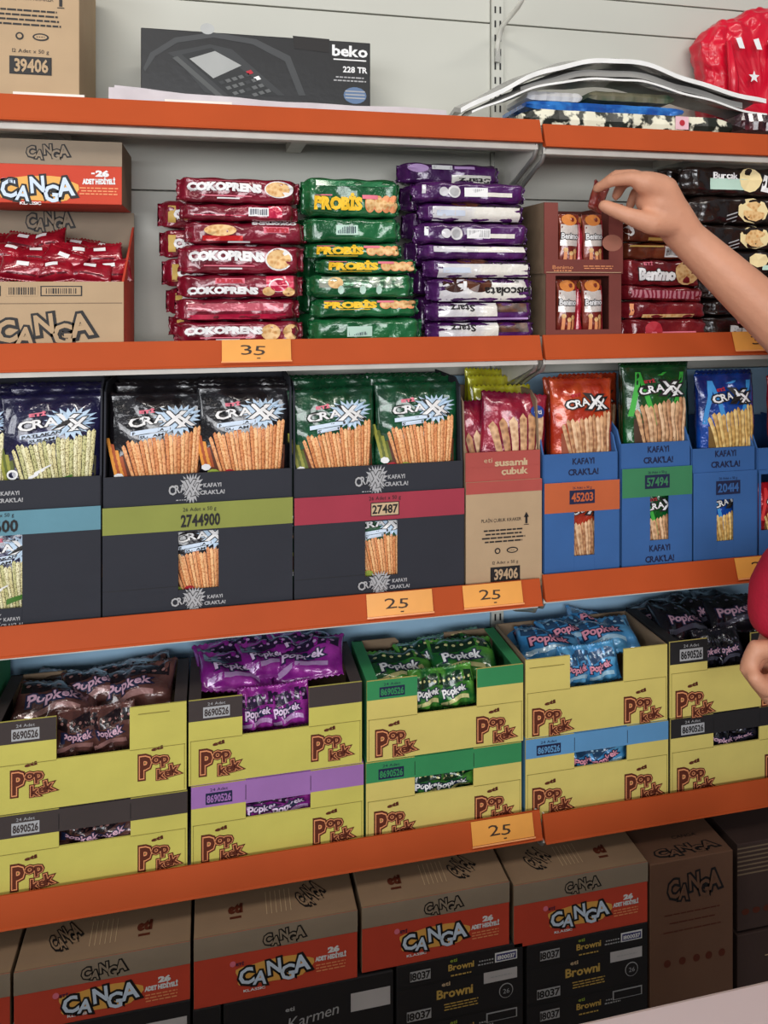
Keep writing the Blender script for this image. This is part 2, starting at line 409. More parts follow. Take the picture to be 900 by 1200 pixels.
# base deck
m = MB(); m.box(-.95, 1.75, -.09, BACK-.004, .10, .12, WHITE); m.box(-.95, 1.75, -.085, -.08, 0, .10, WHITE)
tag(m.build('base_shelf'), 'white base deck near the floor carrying the stacked cartons', 'shelf')
# bracket and arm above the top shelf (next shelf up)
t = thing('upper_bracket', 'bent white steel bracket hooked on the upright at the top edge', 'bracket', (xj, 0, 0))
m = MB(); m.tube([(-.002, BACK-.008, Z(583, 68, BACK)), (-.002, BACK-.012, Z(583, 52, BACK)), (-.001, BACK-.03, Z(590, 38, BACK)), (.0, .09, Z(607, 10, .1)), (.0, .04, Z(620, -15, .05))], .0045, WHITE); m.build('arm', t)
m = MB(); m.box(-.007, .002, BACK-.013, BACK-.006, Z(583, 75, BACK), Z(583, 60, BACK), STEEL); m.build('hook', t)

# price tickets
TICK = mat('amber_ticket_card', (238, 164, 76), .35, var=.1, scale=12); TICKP = mat('clear_ticket_sleeve', (250, 196, 110), .15, alpha=.35)
HAND = ink('marker_ink', (60, 42, 26))
def ticket(lv, bay, px0, px1, s, label, dz=0):
    zt = LV[lv][bay]; x0, x1 = X(px0, -.008), X(px1, -.008); w = x1-x0
    t = thing('price_ticket', label, 'price tag', ((x0+x1)/2, -.0016, zt+.001+dz)); t.rotation_euler = (-math.atan2(.0115, RH), 0, 0)
    m = MB(); m.box(-w/2, w/2, -.0012, -.0004, -RH+.004, -.001, TICK); m.build('card', t)
    f = lambda a, b, e: (a, -.0014-e, b)
    m = MB(); text(m, s, -.05*w, -RH*.45, w*.36, RH*.40, f, HAND, 0, .0004, [(.05, .03, 1), (-.08, -.04, .95)]); rect(m, w*.0, w*.05, -RH*.80, -RH*.76, f, HAND); m.build('handwritten_price', t)
    m = MB(); m.box(-w/2-.001, w/2+.001, -.0032, -.0026, -RH+.002, -RH+.004, mat('ticket_edge', (250, 170, 110), .2)); m.build('sleeve_edge', t)
ticket('B', 0, 260, 341, '35', 'amber price ticket reading 35 on the second shelf rail, under the maroon biscuit rolls')
ticket('B', 1, 860, 935, '35', 'amber price ticket reading 35 on the second shelf rail, beneath the reaching forearm')
ticket('C', 0, 430, 507, '25', 'amber price ticket reading 25 under the green-bag charcoal carton')
ticket('C', 0, 543, 612, '25', 'amber price ticket reading 25 under the narrow kraft carton of breadsticks')
ticket('C', 1, 863, 930, '25', 'amber price ticket on the third shelf rail beside the red sleeve')
ticket('D', 0, 553, 625, '25', 'amber price ticket reading 25 on the lowest orange rail')

# ============================================================ TOP SHELF
SA0, SA1 = SURF['A', 0], SURF['A', 1]
def carton(name, label, px0, px1, pt, zb, yf, dp, m, cat='box', top=None, side=None, pxt=None, rz=0):
    """closed carton; returns (thing, front map, W, Hh, F) with F(px, py) -> local front coordinates"""
    x0, x1 = X(px0, yf), X(px1, yf); zt_ = Z(pxt if pxt is not None else px0, pt, yf); W, Hh = x1-x0, zt_-zb
    t = thing(name, label, cat, ((x0+x1)/2, yf, zb), (0, 0, rz))
    b = MB(); 
    b.box(-W/2, W/2, 0, dp, 0, Hh, m)
    if top:
        for i, f in enumerate(b.f):
            if i == 5: b.m[i] = b.mi(top)
    if side:
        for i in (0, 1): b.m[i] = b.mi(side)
    b.build('body', t, .0012)
    fm = lambda a, bb, e: (a, -e, bb)
    FF = lambda px, py: (X(px, yf)-(x0+x1)/2, Z(px, py, yf)-zb)
    return t, fm, W, Hh, FF
def arrow(mb, cx, cy, w, h, f, m):
    rect(mb, cx-w*.22, cx+w*.22, cy-h*.5, cy+h*.1, f, m, .0006); poly(mb, [(cx-w*.5, cy+h*.05), (cx+w*.5, cy+h*.05), (cx, cy+h*.5)], f, m, .0006)
    rect(mb, cx-w*.5, cx+w*.5, cy-h*.62, cy-h*.56, f, m, .0006)
def kraft_print(p, f, FF, k, ox, oy, sc, first=True):     # the printed side of the breadstick carton, origin at px of its number
    a, b = FF(ox, oy); code(p, '39406', a, b, k*46*sc, k*21*sc, f, KRAFT, INKD)
    rect(p, a-k*22*sc, a+k*22*sc, b-k*10*sc, b+k*10*sc, f, INKD, .0009); text(p, '39406', a+.001, b, k*36*sc, k*15*sc, f, KRAFT, .03, .0013)
    text(p, '12 Adet x 50 g', a, b+k*17*sc, k*40*sc, k*4.5*sc, f, INKD, 0)
    disc(p, a-k*12*sc, b+k*34*sc, k*4.5*sc, k*4.5*sc, f, INKD); disc(p, a-k*12*sc, b+k*34*sc, k*2.6*sc, k*2.6*sc, f, KRAFT, .0009)
    disc(p, a+k*11*sc, b+k*34*sc, k*9*sc, k*4.5*sc, f, INKD); disc(p, a+k*11*sc, b+k*34*sc, k*7*sc, k*2.8*sc, f, KRAFT, .0009); stripes(p, a+k*11*sc, b+k*34*sc, k*10*sc, k*2.4*sc, 1, f, INKD, 5, .0012)
    stripes(p, a-k*2, b+k*56*sc, k*74*sc, k*22*sc, 4, f, INKD, 7)
    text(p, 'AĞZINDA ÇUBUK KRAKER'.replace('Ğ', 'Ğ') if False else 'PLAİN ÇUBUK KRAKER', a-k*6*sc, b+k*79*sc, k*62*sc, k*5*sc, f, INKD, 0); arrow(p, a+k*33*sc, b+k*80*sc, k*8*sc, k*17*sc, f, INKD)
t, f, W, Hh, FF = carton('snack_carton', 'plain brown kraft carton with a black five-digit code on the top shelf', -75, 93, -75, SA0, .012, .15, KRAFT)
p = MB(); kraft_print(p, f, FF, K(40, .012), 36, 77, 1.0); rect(p, -W/2+.004, W/2-.004, Hh-.02, Hh-.019, f, INKT); p.build('print', t)
# phone box
t, f, W, Hh, FF = carton('telephone_box', 'black telephone box with a desk phone picture and white lettering', 165, 434, 32, SA0, .062, .09, card('black_gloss_board', (26, 26, 28), rough=.35), pxt=165)
k = K(300, .062); p = MB()
GP = ink('phone_grey', (54, 56, 58)); GP2 = ink('phone_dark', (36, 38, 40)); LCD = ink('phone_screen', (170, 172, 170)); 
def fp(pts, m, e=.0005): poly(p, [FF(*q) for q in pts], f, m, e)
fp([(168, 80), (176, 62), (205, 44), (250, 38), (300, 46), (340, 66), (358, 112), (350, 112), (334, 72), (296, 52), (250, 44), (208, 50), (182, 66), (170, 84)], ink('arc_grey', (66, 68, 70)))
fp([(196, 62), (246, 52), (272, 58), (334, 112), (262, 114), (240, 108), (206, 68)], GP, .0006)
fp([(202, 68), (208, 66), (262, 113), (255, 114)], ink('handset_edge', (84, 86, 86)), .0010)
fp([(213, 64), (248, 56), (326, 112), (268, 112)], GP2, .0008)
fp([(222, 69), (252, 60), (283, 77), (250, 92)], LCD, .0012)
for r_ in range(4):
    for c_ in range(5):
        x = 256+c_*7.5+r_*8; y = 96-c_*2.2+r_*6.2
        if y < 111: fp([(x, y), (x+5, y-1.5), (x+8, y+1.8), (x+3, y+3.4)], ink('phone_key', (100, 102, 102)) if (r_+c_) % 4 else GP, .0014)
fp([(288, 84), (294, 82), (297, 86), (291, 88)], INKR, .0014); fp([(297, 91), (303, 89), (306, 93), (300, 95)], INKW, .0014)
disc(p, *FF(243, 34), k*8, k*6.5, f, mat('clear_tape_dot', (190, 192, 190), .2), .0012)
a, b = FF(410, 60); text(p, 'beko', a, b, k*42, k*13, f, INKW, .03); rect(p, a-k*20, a+k*20, b-k*11.5, b-k*10, f, INKW)
a, b = FF(416, 82); text(p, '228 TR', a, b, k*29, k*7, f, INKW, .03); stripes(p, FF(410, 93)[0], FF(410, 93)[1], k*42, k*8, 2, f, INKG, 4)
a, b = FF(416, 112); disc(p, a, b, k*14, k*10, f, ink('round_seal_blue', (96, 122, 158))); [rect(p, a-k*12, a+k*12, b+k*q, b+k*(q+1.5), f, INKG, .0009) for q in (-4, 0, 4)]
fp([(343, 42), (386, 46), (385, 62), (345, 57)], INKD, .0006)
p.build('print', t)
# folded papers lying along the rail
PAPER = mat('lilac_white_paper', (205, 196, 200), .5); 
t = thing('folded_paper', 'long folded sheet of white paper lying in front of the telephone box', 'paper', (X(335, .02), .02, SA0))
m = MB(); w = (X(535, .02)-X(140, .02))/2
for q, (dy, h0, h1, sh) in enumerate(((0, .037, .029, 0), (.012, .043, .030, .006))):
    vs = []; n = 14
    for i in range(n+1):
        s = i/n; x = -w+2*w*s*(1 if q == 0 else .93)+sh; hh = h0+(h1-h0)*min(1, s*2.2)+.0008*math.sin(i*1.7)
        y = dy+.002*math.sin(i*.9); vs += [(x, y, .0002), (x, y+.004, hh), (x, y+.0065, hh-.0005), (x, y+.004, .0002)]
    fs = [(4*i+k_, 4*i+(k_+1) % 4, 4*i+4+(k_+1) % 4, 4*i+4+k_) for i in range(n) for k_ in range(4)]+[(3, 2, 1, 0), (4*n, 4*n+1, 4*n+2, 4*n+3)]
    m.add(vs, fs, PAPER)
m.build('sheet', t)
for px0, px1, py, lab in ((15, 99, 104, 'small white card standing on the top rail below the kraft carton'), (193, 272, 111, 'small white card standing on the top rail below the telephone box')):
    xa, xb = X(px0, .008), X(px1, .008); m = MB(); m.box(-(xb-xa)/2, (xb-xa)/2, 0, .003, 0, .0205, mat('white_card', (238, 232, 222), .4))
    o = m.build('card', None, .0004); o.location = ((xa+xb)/2, .008, SA0+.0002); tag(o, lab, 'card'); m = None
# foam sheet folded inside clear plastic, arched over the pile
FOAM = mat('grey_plastic_film', (158, 156, 152), .22, var=.12, scale=9, bump=.5, bscale=30, coat=.3); FOAME = mat('white_foam_edge', (238, 238, 236), .4)
t = thing('plastic_sheet_pack', 'folded clear plastic sheets bowed in an arch on the top shelf', 'packaging', (X(720, .04), .04, SA1))
cx0 = X(720, .04)
def arch(pts, y0, y1, thick, m_, edge, lift=0):
    q_ = [pts[0]]+list(pts)+[pts[-1]]; pts = []
    for i in range(1, len(q_)-2):
        for s in range(5):
            t_ = s/5; a_, b_, c_, d_ = q_[i-1], q_[i], q_[i+1], q_[i+2]
            pts.append(tuple(.5*(2*b_[e]+(c_[e]-a_[e])*t_+(2*a_[e]-5*b_[e]+4*c_[e]-d_[e])*t_**2+(3*b_[e]-a_[e]-3*c_[e]+d_[e])*t_**3) for e in (0, 1)))
    pts.append(q_[-1])
    mb = MB(); n = len(pts); vs = []
    for px, py in pts:
        p_ = P(px, py, y0); x = p_.x-cx0; z = p_.z-SA1
        q = 1
        for y, dz in ((y0, 0), (y0+.01, .002), ((y0+y1)/2, .008), (y1, .004)): vs.append((x, y-.04, z+dz+.0015*math.sin(px*.09+y*60)+lift))
        for y, dz in ((y1, .004), ((y0+y1)/2, .008), (y0+.01, .002), (y0, 0)): vs.append((x, y-.04, z+dz-thick+.0015*math.sin(px*.09+y*60)+lift))
    for i in range(n-1):
        for k_ in range(8):
            mb.add([vs[8*i+k_], vs[8*i+(k_+1) % 8], vs[8*i+8+(k_+1) % 8], vs[8*i+8+k_]], [(0, 1, 2, 3)], edge if k_ == 7 else m_, True)
    mb.add(vs[:8], [tuple(range(8))], m_); mb.add(vs[-8:], [tuple(range(8))], m_)
    return mb
top = [(540, 127), (560, 117), (590, 102), (625, 86), (655, 76), (690, 70), (730, 68), (760, 74), (800, 88), (840, 102), (880, 112), (898, 117)]
low = [(553, 131), (575, 121), (600, 111), (630, 101), (660, 94), (690, 92), (740, 92), (770, 99), (810, 110), (850, 122), (880, 130), (899, 134)]
arch(top, .035, .098, .0075, FOAM, FOAME).build('upper_sheet', t); arch(low, .03, .098, .0035, FOAM, FOAME).build('lower_sheet', t)
m = MB()
mid = [(610, 103), (640, 92), (675, 84), (720, 82), (760, 88), (800, 100), (840, 112), (870, 120)]
arch(mid, .05, .098, .010, mat('dull_grey_film', (120, 118, 116), .25, bump=.6, bscale=40), FOAM).build('inner_sheet', t)
# flat goods under it
def slab(name, label, cat, px0, px1, py0, py1, yf, dp, m_, wav=.001, draw=None, seed=1):
    xa, xb = X(px0, yf), X(px1, yf); zb = Z(px0, py1, yf); hh = (py1-py0)*K((px0+px1)/2, yf); w = (xb-xa)/2
    zb = max(zb, SA1)
    o = thing(name, label, cat, ((xa+xb)/2, yf, zb)); mb = MB(); n = 24; vs = []; r = random.Random(seed)
    for i in range(n+1):
        x = -w+2*w*i/n; e = wav*math.sin(i*1.3+seed)+r.uniform(-wav, wav)*.4; en = min(1, .5+min(i, n-i)*.3)
        vs += [(x, e+.004*(1-en), hh*.5*(1-en)), (x, e-.002, hh*.5), (x, e+.002, hh*.5+hh*.5*en), (x, dp, hh*.5+hh*.45*en), (x, dp, hh*.5*(1-en))]
    fs = [(5*i+k_, 5*i+(k_+1) % 5, 5*i+5+(k_+1) % 5, 5*i+5+k_) for i in range(n) for k_ in range(5)]+[(4, 3, 2, 1, 0), tuple(5*n+q for q in range(5))]
    mb.add(vs, fs, m_, False); mb.build('body', o)
    if draw: p_ = MB(); draw(p_, w, hh); p_.build('print', o)
    return o
z0 = 0
CAMO = mat('black_and_white_leaf_print', (24, 28, 20), .35, rgb2=(232, 228, 204), scale=38, lo=.47, hi=.52, bump=.2)
def stk(p_, w, hh):
    f_ = lambda a, b, e: (a, -.003-e, b); a = w*.42
    rect(p_, a, a+.024, hh*.25, hh*.95, f_, ink('pink_label', (236, 190, 200)), .001); disc(p_, a+.012, hh*.6, .005, .005, f_, INKR, .0014)
slab('leaf_print_bag', 'flat black and white leaf print bag with a pink sticker, top shelf', 'bag', 612, 858, 127, 149, .015, .12, CAMO, .001, stk, 2)
slab('blue_bag', 'folded blue plastic bag between the leaf print bag and the bowed sheets', 'bag', 616, 800, 117, 127, .03, .10, foil('blue_film', (20, 84, 170), (50, 130, 214), scale=30), .002, None, 5)
slab('white_pad', 'small folded white cloth under the bowed plastic sheets', 'cloth', 618, 682, 106, 116.6, .045, .09, mat('white_cloth', (205, 204, 204), .5), .001, None, 7)
slab('olive_folder', 'thin olive card lying right of the white cloth under the sheets', 'card', 690, 790, 106, 116.6, .05, .08, mat('olive_card', (110, 106, 84), .5, rgb2=(60, 92, 70), scale=12), .001, None, 8)
slab('dark_bag', 'crumpled dark maroon bag at the right end of the top shelf', 'bag', 862, 960, 132, 151, .02, .11, foil('dark_maroon_film', (50, 22, 30), (120, 50, 60), scale=20), .004, None, 9)
# red carrier bag with white star
RED = mat('red_carrier_film', (214, 16, 48), .3, var=.15, scale=10, bump=.3, bscale=14, coat=.2)
t = thing('carrier_bag', 'crumpled bright red carrier bag with a white star, top right corner', 'bag', (X(886, .112), .112, SA1+.0175))
m = MB(); kx = K(890, .112); 
out = [(893-900, 0), (-30, 0), (-52, 8), (-60, 30), (-66, 47), (-62, 62), (-69, 82), (-72, 98), (-58, 112), (-40, 120), (-14, 125), (5, 134), (40, 138), (75, 128), (90, 90), (95, 40), (85, 0)]
r = random.Random(4); rings = []
for d_, sc_ in ((0.0, .80), (.006, .93), (.018, 1.0), (.05, 1.0), (.07, .85)):
    rings.append([((a*.90*kx-.012)*sc_+.012, d_+r.uniform(-.002, .002), (b*1.24*kx-.06)*sc_+.06) for a, b in out])
vs = sum(rings, []); n = len(out); fs = []
for j in range(4): fs += [(j*n+i, j*n+(i+1) % n, (j+1)*n+(i+1) % n, (j+1)*n+i) for i in range(n)]
fs.append(tuple(4*n+i for i in range(n-1, -1, -1)))
c_ = len(vs); vs.append((.012, -.003, .06)); 
m.add(vs, fs+[(i, c_, (i+1) % n) for i in range(n)], RED, True)
o = m.build('film', t); s_ = o.modifiers.new('s', 'SUBSURF'); s_.levels = s_.render_levels = 3; s_.subdivision_type = 'SIMPLE'
tx = bpy.data.textures.new('crumple', 'CLOUDS'); tx.noise_scale = .022
dm = o.modifiers.new('d', 'DISPLACE'); dm.texture = tx; dm.strength = .015; dm.mid_level = .5; dm.texture_coords = 'LOCAL'
for px, w0, ztop in ((-36, .009, 118), (26, .012, 132)):      # pleats / gathered handles
    m = MB(); m.tube([(px*kx, -.012, 40*kx), (px*kx-.003, -.016, 75*kx), (px*kx-.010, -.012, ztop*kx)], [w0*.9, w0, w0*.5], RED); m.build('pleat', t)
m = MB(); f_ = lambda a, b, e: (a, -.0165-e, b)
pts = []
for k_ in range(10):
    a = math.pi/2+k_*math.pi/5; q = (1 if k_ % 2 == 0 else .42)*.0115; pts.append((-11*kx+q*math.cos(a), 78*kx+q*math.sin(a)))
c_ = [f_(-11*kx, 78*kx, .0002)]+[f_(a, b, .0002) for a, b in pts]; m.add(c_, [(0, k_+1, (k_+1) % 10+1) for k_ in range(10)], INKW)
for px in (-30, -7, 12): m.add([f_(px*kx, 110*kx, 0), f_((px+7)*kx, 110*kx, 0), f_((px+4)*kx, 124*kx, -.004), f_((px-3)*kx, 122*kx, -.004)], [(0, 1, 2, 3)], INKW)
m.build('star_print', t)

# ============================================================ SECOND SHELF
SB0, SB1 = SURF['B', 0], SURF['B', 1]
# open carton of red packs, closed carton on its back edge
yf = .014
t, f, W, Hh, FF = None, None, None, None, None
x0, x1 = X(-72, yf), X(145, yf); W = x1-x0; xc = (x0+x1)/2; zf = Z(145, 330, yf)-SB0; zb_ = Z(150, 250, .16)-SB0
t = thing('open_carton', 'opened kraft carton full of dark red wrapped cakes, left end of the second shelf', 'box', (xc, yf, SB0))
m = MB(); th = .003
m.box(-W/2, W/2, 0, th, 0, zf, KRAFT); m.build('front_panel', t, .0006)
m = MB(); m.box(-W/2, W/2, .145-th, .145, 0, zb_, GREYK); m.build('back_panel', t)
m = MB(); m.box(-W/2, W/2, th, .145-th, 0, th, KRAFTD)
m.build('base', t)
for sx in (-1, 1):
    m = MB(); xx = sx*(W/2-th/2); m.prism([(xx-th/2, th, 0), (xx-th/2, .145-th, 0), (xx-th/2, .145-th, zb_-.022), (xx-th/2, th, zf)], (th, 0, 0), REDB); m.build('side_panel', t)
f = lambda a, b, e: (a, -e, b); FF = lambda px, py: (X(px, yf)-xc, Z(px, py, yf)-SB0); k = K(60, yf)
p = MB(); a, b = FF(52, 386); canga(p, a, b, k*100, k*22, f, None, INKD, KRAFT, .03)
a, b = FF(26, 341); barcode(p, a, b, k*34, k*12, f, 3, KRAFT, INKD); a, b = FF(72, 341); code(p, '1234567', a, b, k*46, k*12, f, KRAFT, INKD) if False else (rect(p, a-k*23, a+k*23, b-k*6, b+k*6, f, INKD), rect(p, a-k*21.5, a+k*21.5, b-k*4.8, b+k*4.8, f, KRAFT, .0008), barcode(p, a, b, k*40, k*9, f, 8, KRAFT, INKD, .001))
rect(p, -W/2+.002, W/2-.002, FF(60, 356)[1], FF(60, 355)[1], f, KRAFTD)
a, b = FF(2, 341); rect(p, a-k*12, a-k*1, b-k*6, b+k*6, f, INKD); p.build('print', t)
f2 = lambda a, b, e: (a, .145-th-e, b); p = MB(); canga(p, X(58, .155)-xc, Z(58, 259, .155)-SB0, K(58, .155)*48, K(58, .155)*14, f2, None, INKD, GREYK); p.build('back_print', t)
# the red cakes
CAKE = foil('dark_red_wrapper', (140, 14, 34), (176, 30, 48), scale=22, rough=.22)
def cake_draw(p_, fr, w, h):
    rect(p_, -.008, .008, h*.55, h*.72, fr, INKW, .0008, 3, 2); rect(p_, -w*.3, w*.3, h*.2, h*.26, fr, foil('maroon_wrapper_band', (96, 8, 24)), .0006, 4, 1)
cakes = [bag_mesh(.062, .036, .026, CAKE, s, cake_draw, .12) for s in (1, 2, 3)]
r = random.Random(11)
spots = [(-12, 318, .035, -.1), (22, 316, .03, .12), (62, 318, .03, -.15), (102, 318, .032, .06), (128, 318, .045, -.08), (4, 297, .06, .25), (42, 299, .058, -.1), (66, 305, .045, .35), (88, 300, .065, .08), (118, 300, .06, -.12), (20, 283, .09, .15), (52, 284, .085, -.25), (84, 290, .095, .1), (110, 292, .10, .2), (-20, 285, .09, 0)]
lab = ['front row left end', 'front row second', 'front row middle', 'front row fourth', 'front row against the right wall', 'second row at the left', 'second row centre left', 'tilted steeply mid heap', 'second row centre right', 'second row near the right wall', 'heap top at the left', 'heap top centre with a white flash', 'back row right of centre', 'back row at the right wall', 'heap top at the far left edge']
for i, (px, py, y, rot) in enumerate(spots):
    zc = Z(px, py, y+.01)
    from_meshes('snack_cake', cakes[i % 3], 'dark red foil-wrapped cake in the opened carton, %s' % lab[i], 'snack', (X(px, y), y+.012, zc-.016), (-.5+r.uniform(-.2, .2), rot, r.uniform(-.3, .3)), 'red wrapped cakes in the opened carton')
m = MB(); 
# closed red CANGA carton on top, resting on the back half
def canga_face(p, f, FF, k, cx, cy, w, h, small, tanlogo, slope=.0):
    a, b = FF(*cx); canga(p, a, b, w*k, h*k, f, INKY, INKD, PALEB, slope)
    a2, b2 = FF(cx[0]-w*.52, cx[1]-h*.55); disc(p, a2, b2, k*4, k*3, f, PINKI); text(p, 'ETİ', a2+k*10, b2-k*1, k*10, k*4, f, INKN, .03, .0012)
    text(p, 'KLASSİC'.replace('İ', 'I'), a-k*w*.1, b-k*h*.95, k*w*.3, k*3.4, f, INKW, .03)
    a, b = FF(*small); s = w/80
    text(p, '26', a+k*4*s, b+k*8*s, k*14*s, k*7*s, f, INKW, .07); rect(p, a-k*9*s, a-k*5*s, b+k*7*s, b+k*9*s, f, INKW)
    text(p, 'ADET HEDİYELİ', a, b-k*2*s, k*38*s, k*6*s, f, INKW, .07, rot=.02); stripes(p, a, b-k*14*s, k*46*s, k*11*s, 3, f, INKP, 2)
    if tanlogo: a, b = FF(*tanlogo); canga(p, a, b, k*46*w/80, k*11*w/80, f, None, INKD, GREYK)
yf2 = .030; zb2 = SB0+zb_+.0006
zc_ = zb2-SB0
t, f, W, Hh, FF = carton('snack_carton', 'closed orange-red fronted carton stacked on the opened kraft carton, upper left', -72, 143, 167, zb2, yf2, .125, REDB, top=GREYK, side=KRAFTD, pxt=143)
p = MB(); k = K(60, yf2); b0 = FF(60, 193)[1]; rect(p, -W/2, W/2, b0, Hh, f, GREYK, .0005); 
canga_face(p, f, FF, k, (44, 221), None, 76, 18, (116, 211), (56, 178), .0); p.build('print', t)

# ---- biscuit rolls
MAR = foil('maroon_biscuit_wrapper', (112, 12, 34), (134, 20, 46), scale=25); MARP = foil('bright_pink_red_foil', (196, 30, 70), scale=40)
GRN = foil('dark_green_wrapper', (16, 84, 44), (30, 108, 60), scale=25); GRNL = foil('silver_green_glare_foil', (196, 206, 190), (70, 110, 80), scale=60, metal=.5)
PUR = foil('purple_wrapper', (66, 22, 82), (84, 32, 100), scale=25); PURW = foil('white_lilac_wrapper', (214, 212, 216), (236, 232, 222), scale=20, metal=0, rough=.35)
BRO = foil('dark_brown_wrapper', (44, 24, 18), (62, 34, 24), scale=25); BNM = foil('maroon_brown_wrapper', (110, 20, 30), (130, 34, 40), scale=25); BNM2 = foil('brown_gold_wrapper', (96, 44, 26), (130, 66, 40), scale=25)
BLK = foil('black_brown_wrapper', (28, 20, 18), (40, 28, 24), scale=25, bump=.7)
CREAM = ink('cream_biscuit', (246, 226, 170))
def roll(label, px0, px1, py0, py1, y, mats, draw, seed, group, dp=.05, rz=0, name='biscuit_roll', rx=0, tilt=0):
    xa, xb = X(px0, y), X(px1, y); kk = K((px0+px1)/2, y); W_ = (xb-xa); Hh_ = (py1-py0)*kk*.992; pc = (px0+px1)/2
    ms = roll_mesh(W_, Hh_, dp, mats, seed, 4.6, draw)
    zb = Z(pc, py1, y)
    return from_meshes(name, ms, label, 'biscuits', ((xa+xb)/2, y+dp/2, zb), (rx, tilt, rz), group)
def dC(kind):
    def d(p_, fr, w, h):
        g = lambda a, b, e: fr(a, b, e)
        if kind in ('text', 'ring', 'two'):
            text(p_, 'ÇOKOPRENS', -w*.12, h*.58, w*.58, h*.30, g, INKW, .07, .0024, arc=.18)
            rect(p_, -w*.30, w*.10, h*.26, h*.30, g, PINKI, .0008, 6, 1); rect(p_, -w*.18, w*.0, h*.16, h*.21, g, INKW, .0008, 4, 1)
            if kind == 'ring': disc(p_, w*.29, h*.52, w*.11, h*.40, g, INKW, .0006); disc(p_, w*.29, h*.52, w*.097, h*.34, g, COOK, .0010)
            elif kind == 'text': disc(p_, w*.32, h*.58, w*.12, h*.34, g, INKW, .0006, 20); disc(p_, w*.31, h*.58, w*.10, h*.30, g, COOK, .0010)
            else: disc(p_, w*.24, h*.5, w*.075, h*.38, g, COOK, .0008); disc(p_, w*.40, h*.5, w*.065, h*.36, g, COOK, .0008)
            rect(p_, -w*.32, w*.08, h*.86, h*.875, g, PINKI, .0008, 6, 1)
        elif kind == 'bar': barcode(p_, w*.16, h*.55, w*.17, h*.5, g, 4, INKW, INKN, .0012, 8); rect(p_, -w*.38, w*.05, h*.3, h*.36, g, MARP, .0007, 8, 1); rect(p_, w*.24, w*.36, h*.2, h*.9, g, MARP, .0007, 4, 3)
        elif kind == 'back':
            disc(p_, -w*.22, h*.62, w*.13, h*.26, g, COOK, .0010); rect(p_, -w*.36, -w*.04, h*.15, h*.38, g, foil('scarlet_foil', (206, 28, 30)), .0008, 6, 2)
            rect(p_, w*.13, w*.34, h*.5, h*.78, g, PINKI, .0008, 4, 1); text(p_, 'ÜLKER', w*.235, h*.64, w*.18, h*.18, g, INKR, .07, .0022, rot=math.pi); text(p_, 'SNERPOKOÇ'[::-1], w*.22, h*.95, w*.36, h*.12, g, INKW, .07, .0014, rot=math.pi)
            rect(p_, -w*.16, w*.02, h*.06, h*.13, g, INKW, .0012, 3, 1)
        elif kind == 'ulker':
            rect(p_, -w*.20, w*.03, h*.62, h*.86, g, PINKI, .0008, 4, 1); text(p_, 'ÜLKER', -w*.085, h*.74, w*.2, h*.15, g, INKR, .07, .0022)
            text(p_, 'ÇOKOPRENS', -w*.14, h*.30, w*.54, h*.28, g, INKW, .07, .0024, arc=.15)
            rect(p_, w*.2, w*.42, h*.3, h*.95, g, MARP, .0006, 5, 3); disc(p_, w*.22, h*.28, w*.05, h*.2, g, COOK, .0012); disc(p_, w*.38, h*.26, w*.05, h*.2, g, COOK, .0012)
            disc(p_, w*.30, h*.55, w*.08, h*.3, g, INKW, .0009); disc(p_, w*.30, h*.53, w*.07, h*.26, g, MARP, .0013)
        elif kind == 'plain': rect(p_, -w*.4, w*.36, h*.45, h*.8, g, foil('dusky_pink_foil', (190, 84, 100)), .0007, 8, 2); rect(p_, -w*.4, w*.38, h*.08, h*.3, g, MARP, .0007, 8, 1)
        elif kind == 'side': text(p_, 'ÇO', -w*.3, h*.5, w*.14, h*.3, g, INKW, .07, .0024); rect(p_, -w*.42, -w*.36, h*.2, h*.8, g, GOLDI, .0008, 2, 4)
    return d
G1 = 'maroon chocolate biscuit rolls in the front stack'
seq = [(206, 352, 208, 238, 'text', 'topmost'), (210, 350, 239, 259, 'bar', 'second from the top, with a small barcode'), (216, 361, 260, 286, 'back', 'third from the top, biscuit picture at its left'), (208, 357, 287, 321, 'ring', 'fourth from the top, ringed biscuit picture at right'),
       (207, 356, 322, 349, 'ulker', 'fifth from the top, pink patch above lettering'), (204, 352, 350, 376, 'plain', 'sixth from the top, only its pink seam showing'), (203, 356, 377, 402.5, 'two', 'bottommost, two biscuits pictured')]
for i, (a, b, c, d_, kd, lb) in enumerate(seq):
    roll('maroon biscuit roll of the front stack, %s' % lb, a, b, c, d_, .018+.002*(i % 3), MAR, dC(kd), i+20, G1, .05, [.02, -.02, .03, 0, -.02, .02, 0][i], tilt=[.01, 0, -.01, .01, 0, 0, 0][i]*.6)
for i, (a, c, d_) in enumerate(((184, 236, 268), (186, 269, 302), (189, 303, 336), (194, 337, 368), (197, 369, 395))):
    roll('maroon biscuit roll behind the front stack, %s from the top, gold-edged end' % ['first', 'second', 'third', 'fourth', 'fifth'][i], a, 330, c, d_, .082, MAR, dC('side'), i+40, 'maroon rolls in the rear stack', .05, [.05, -.04, .05, .02, -.03][i])
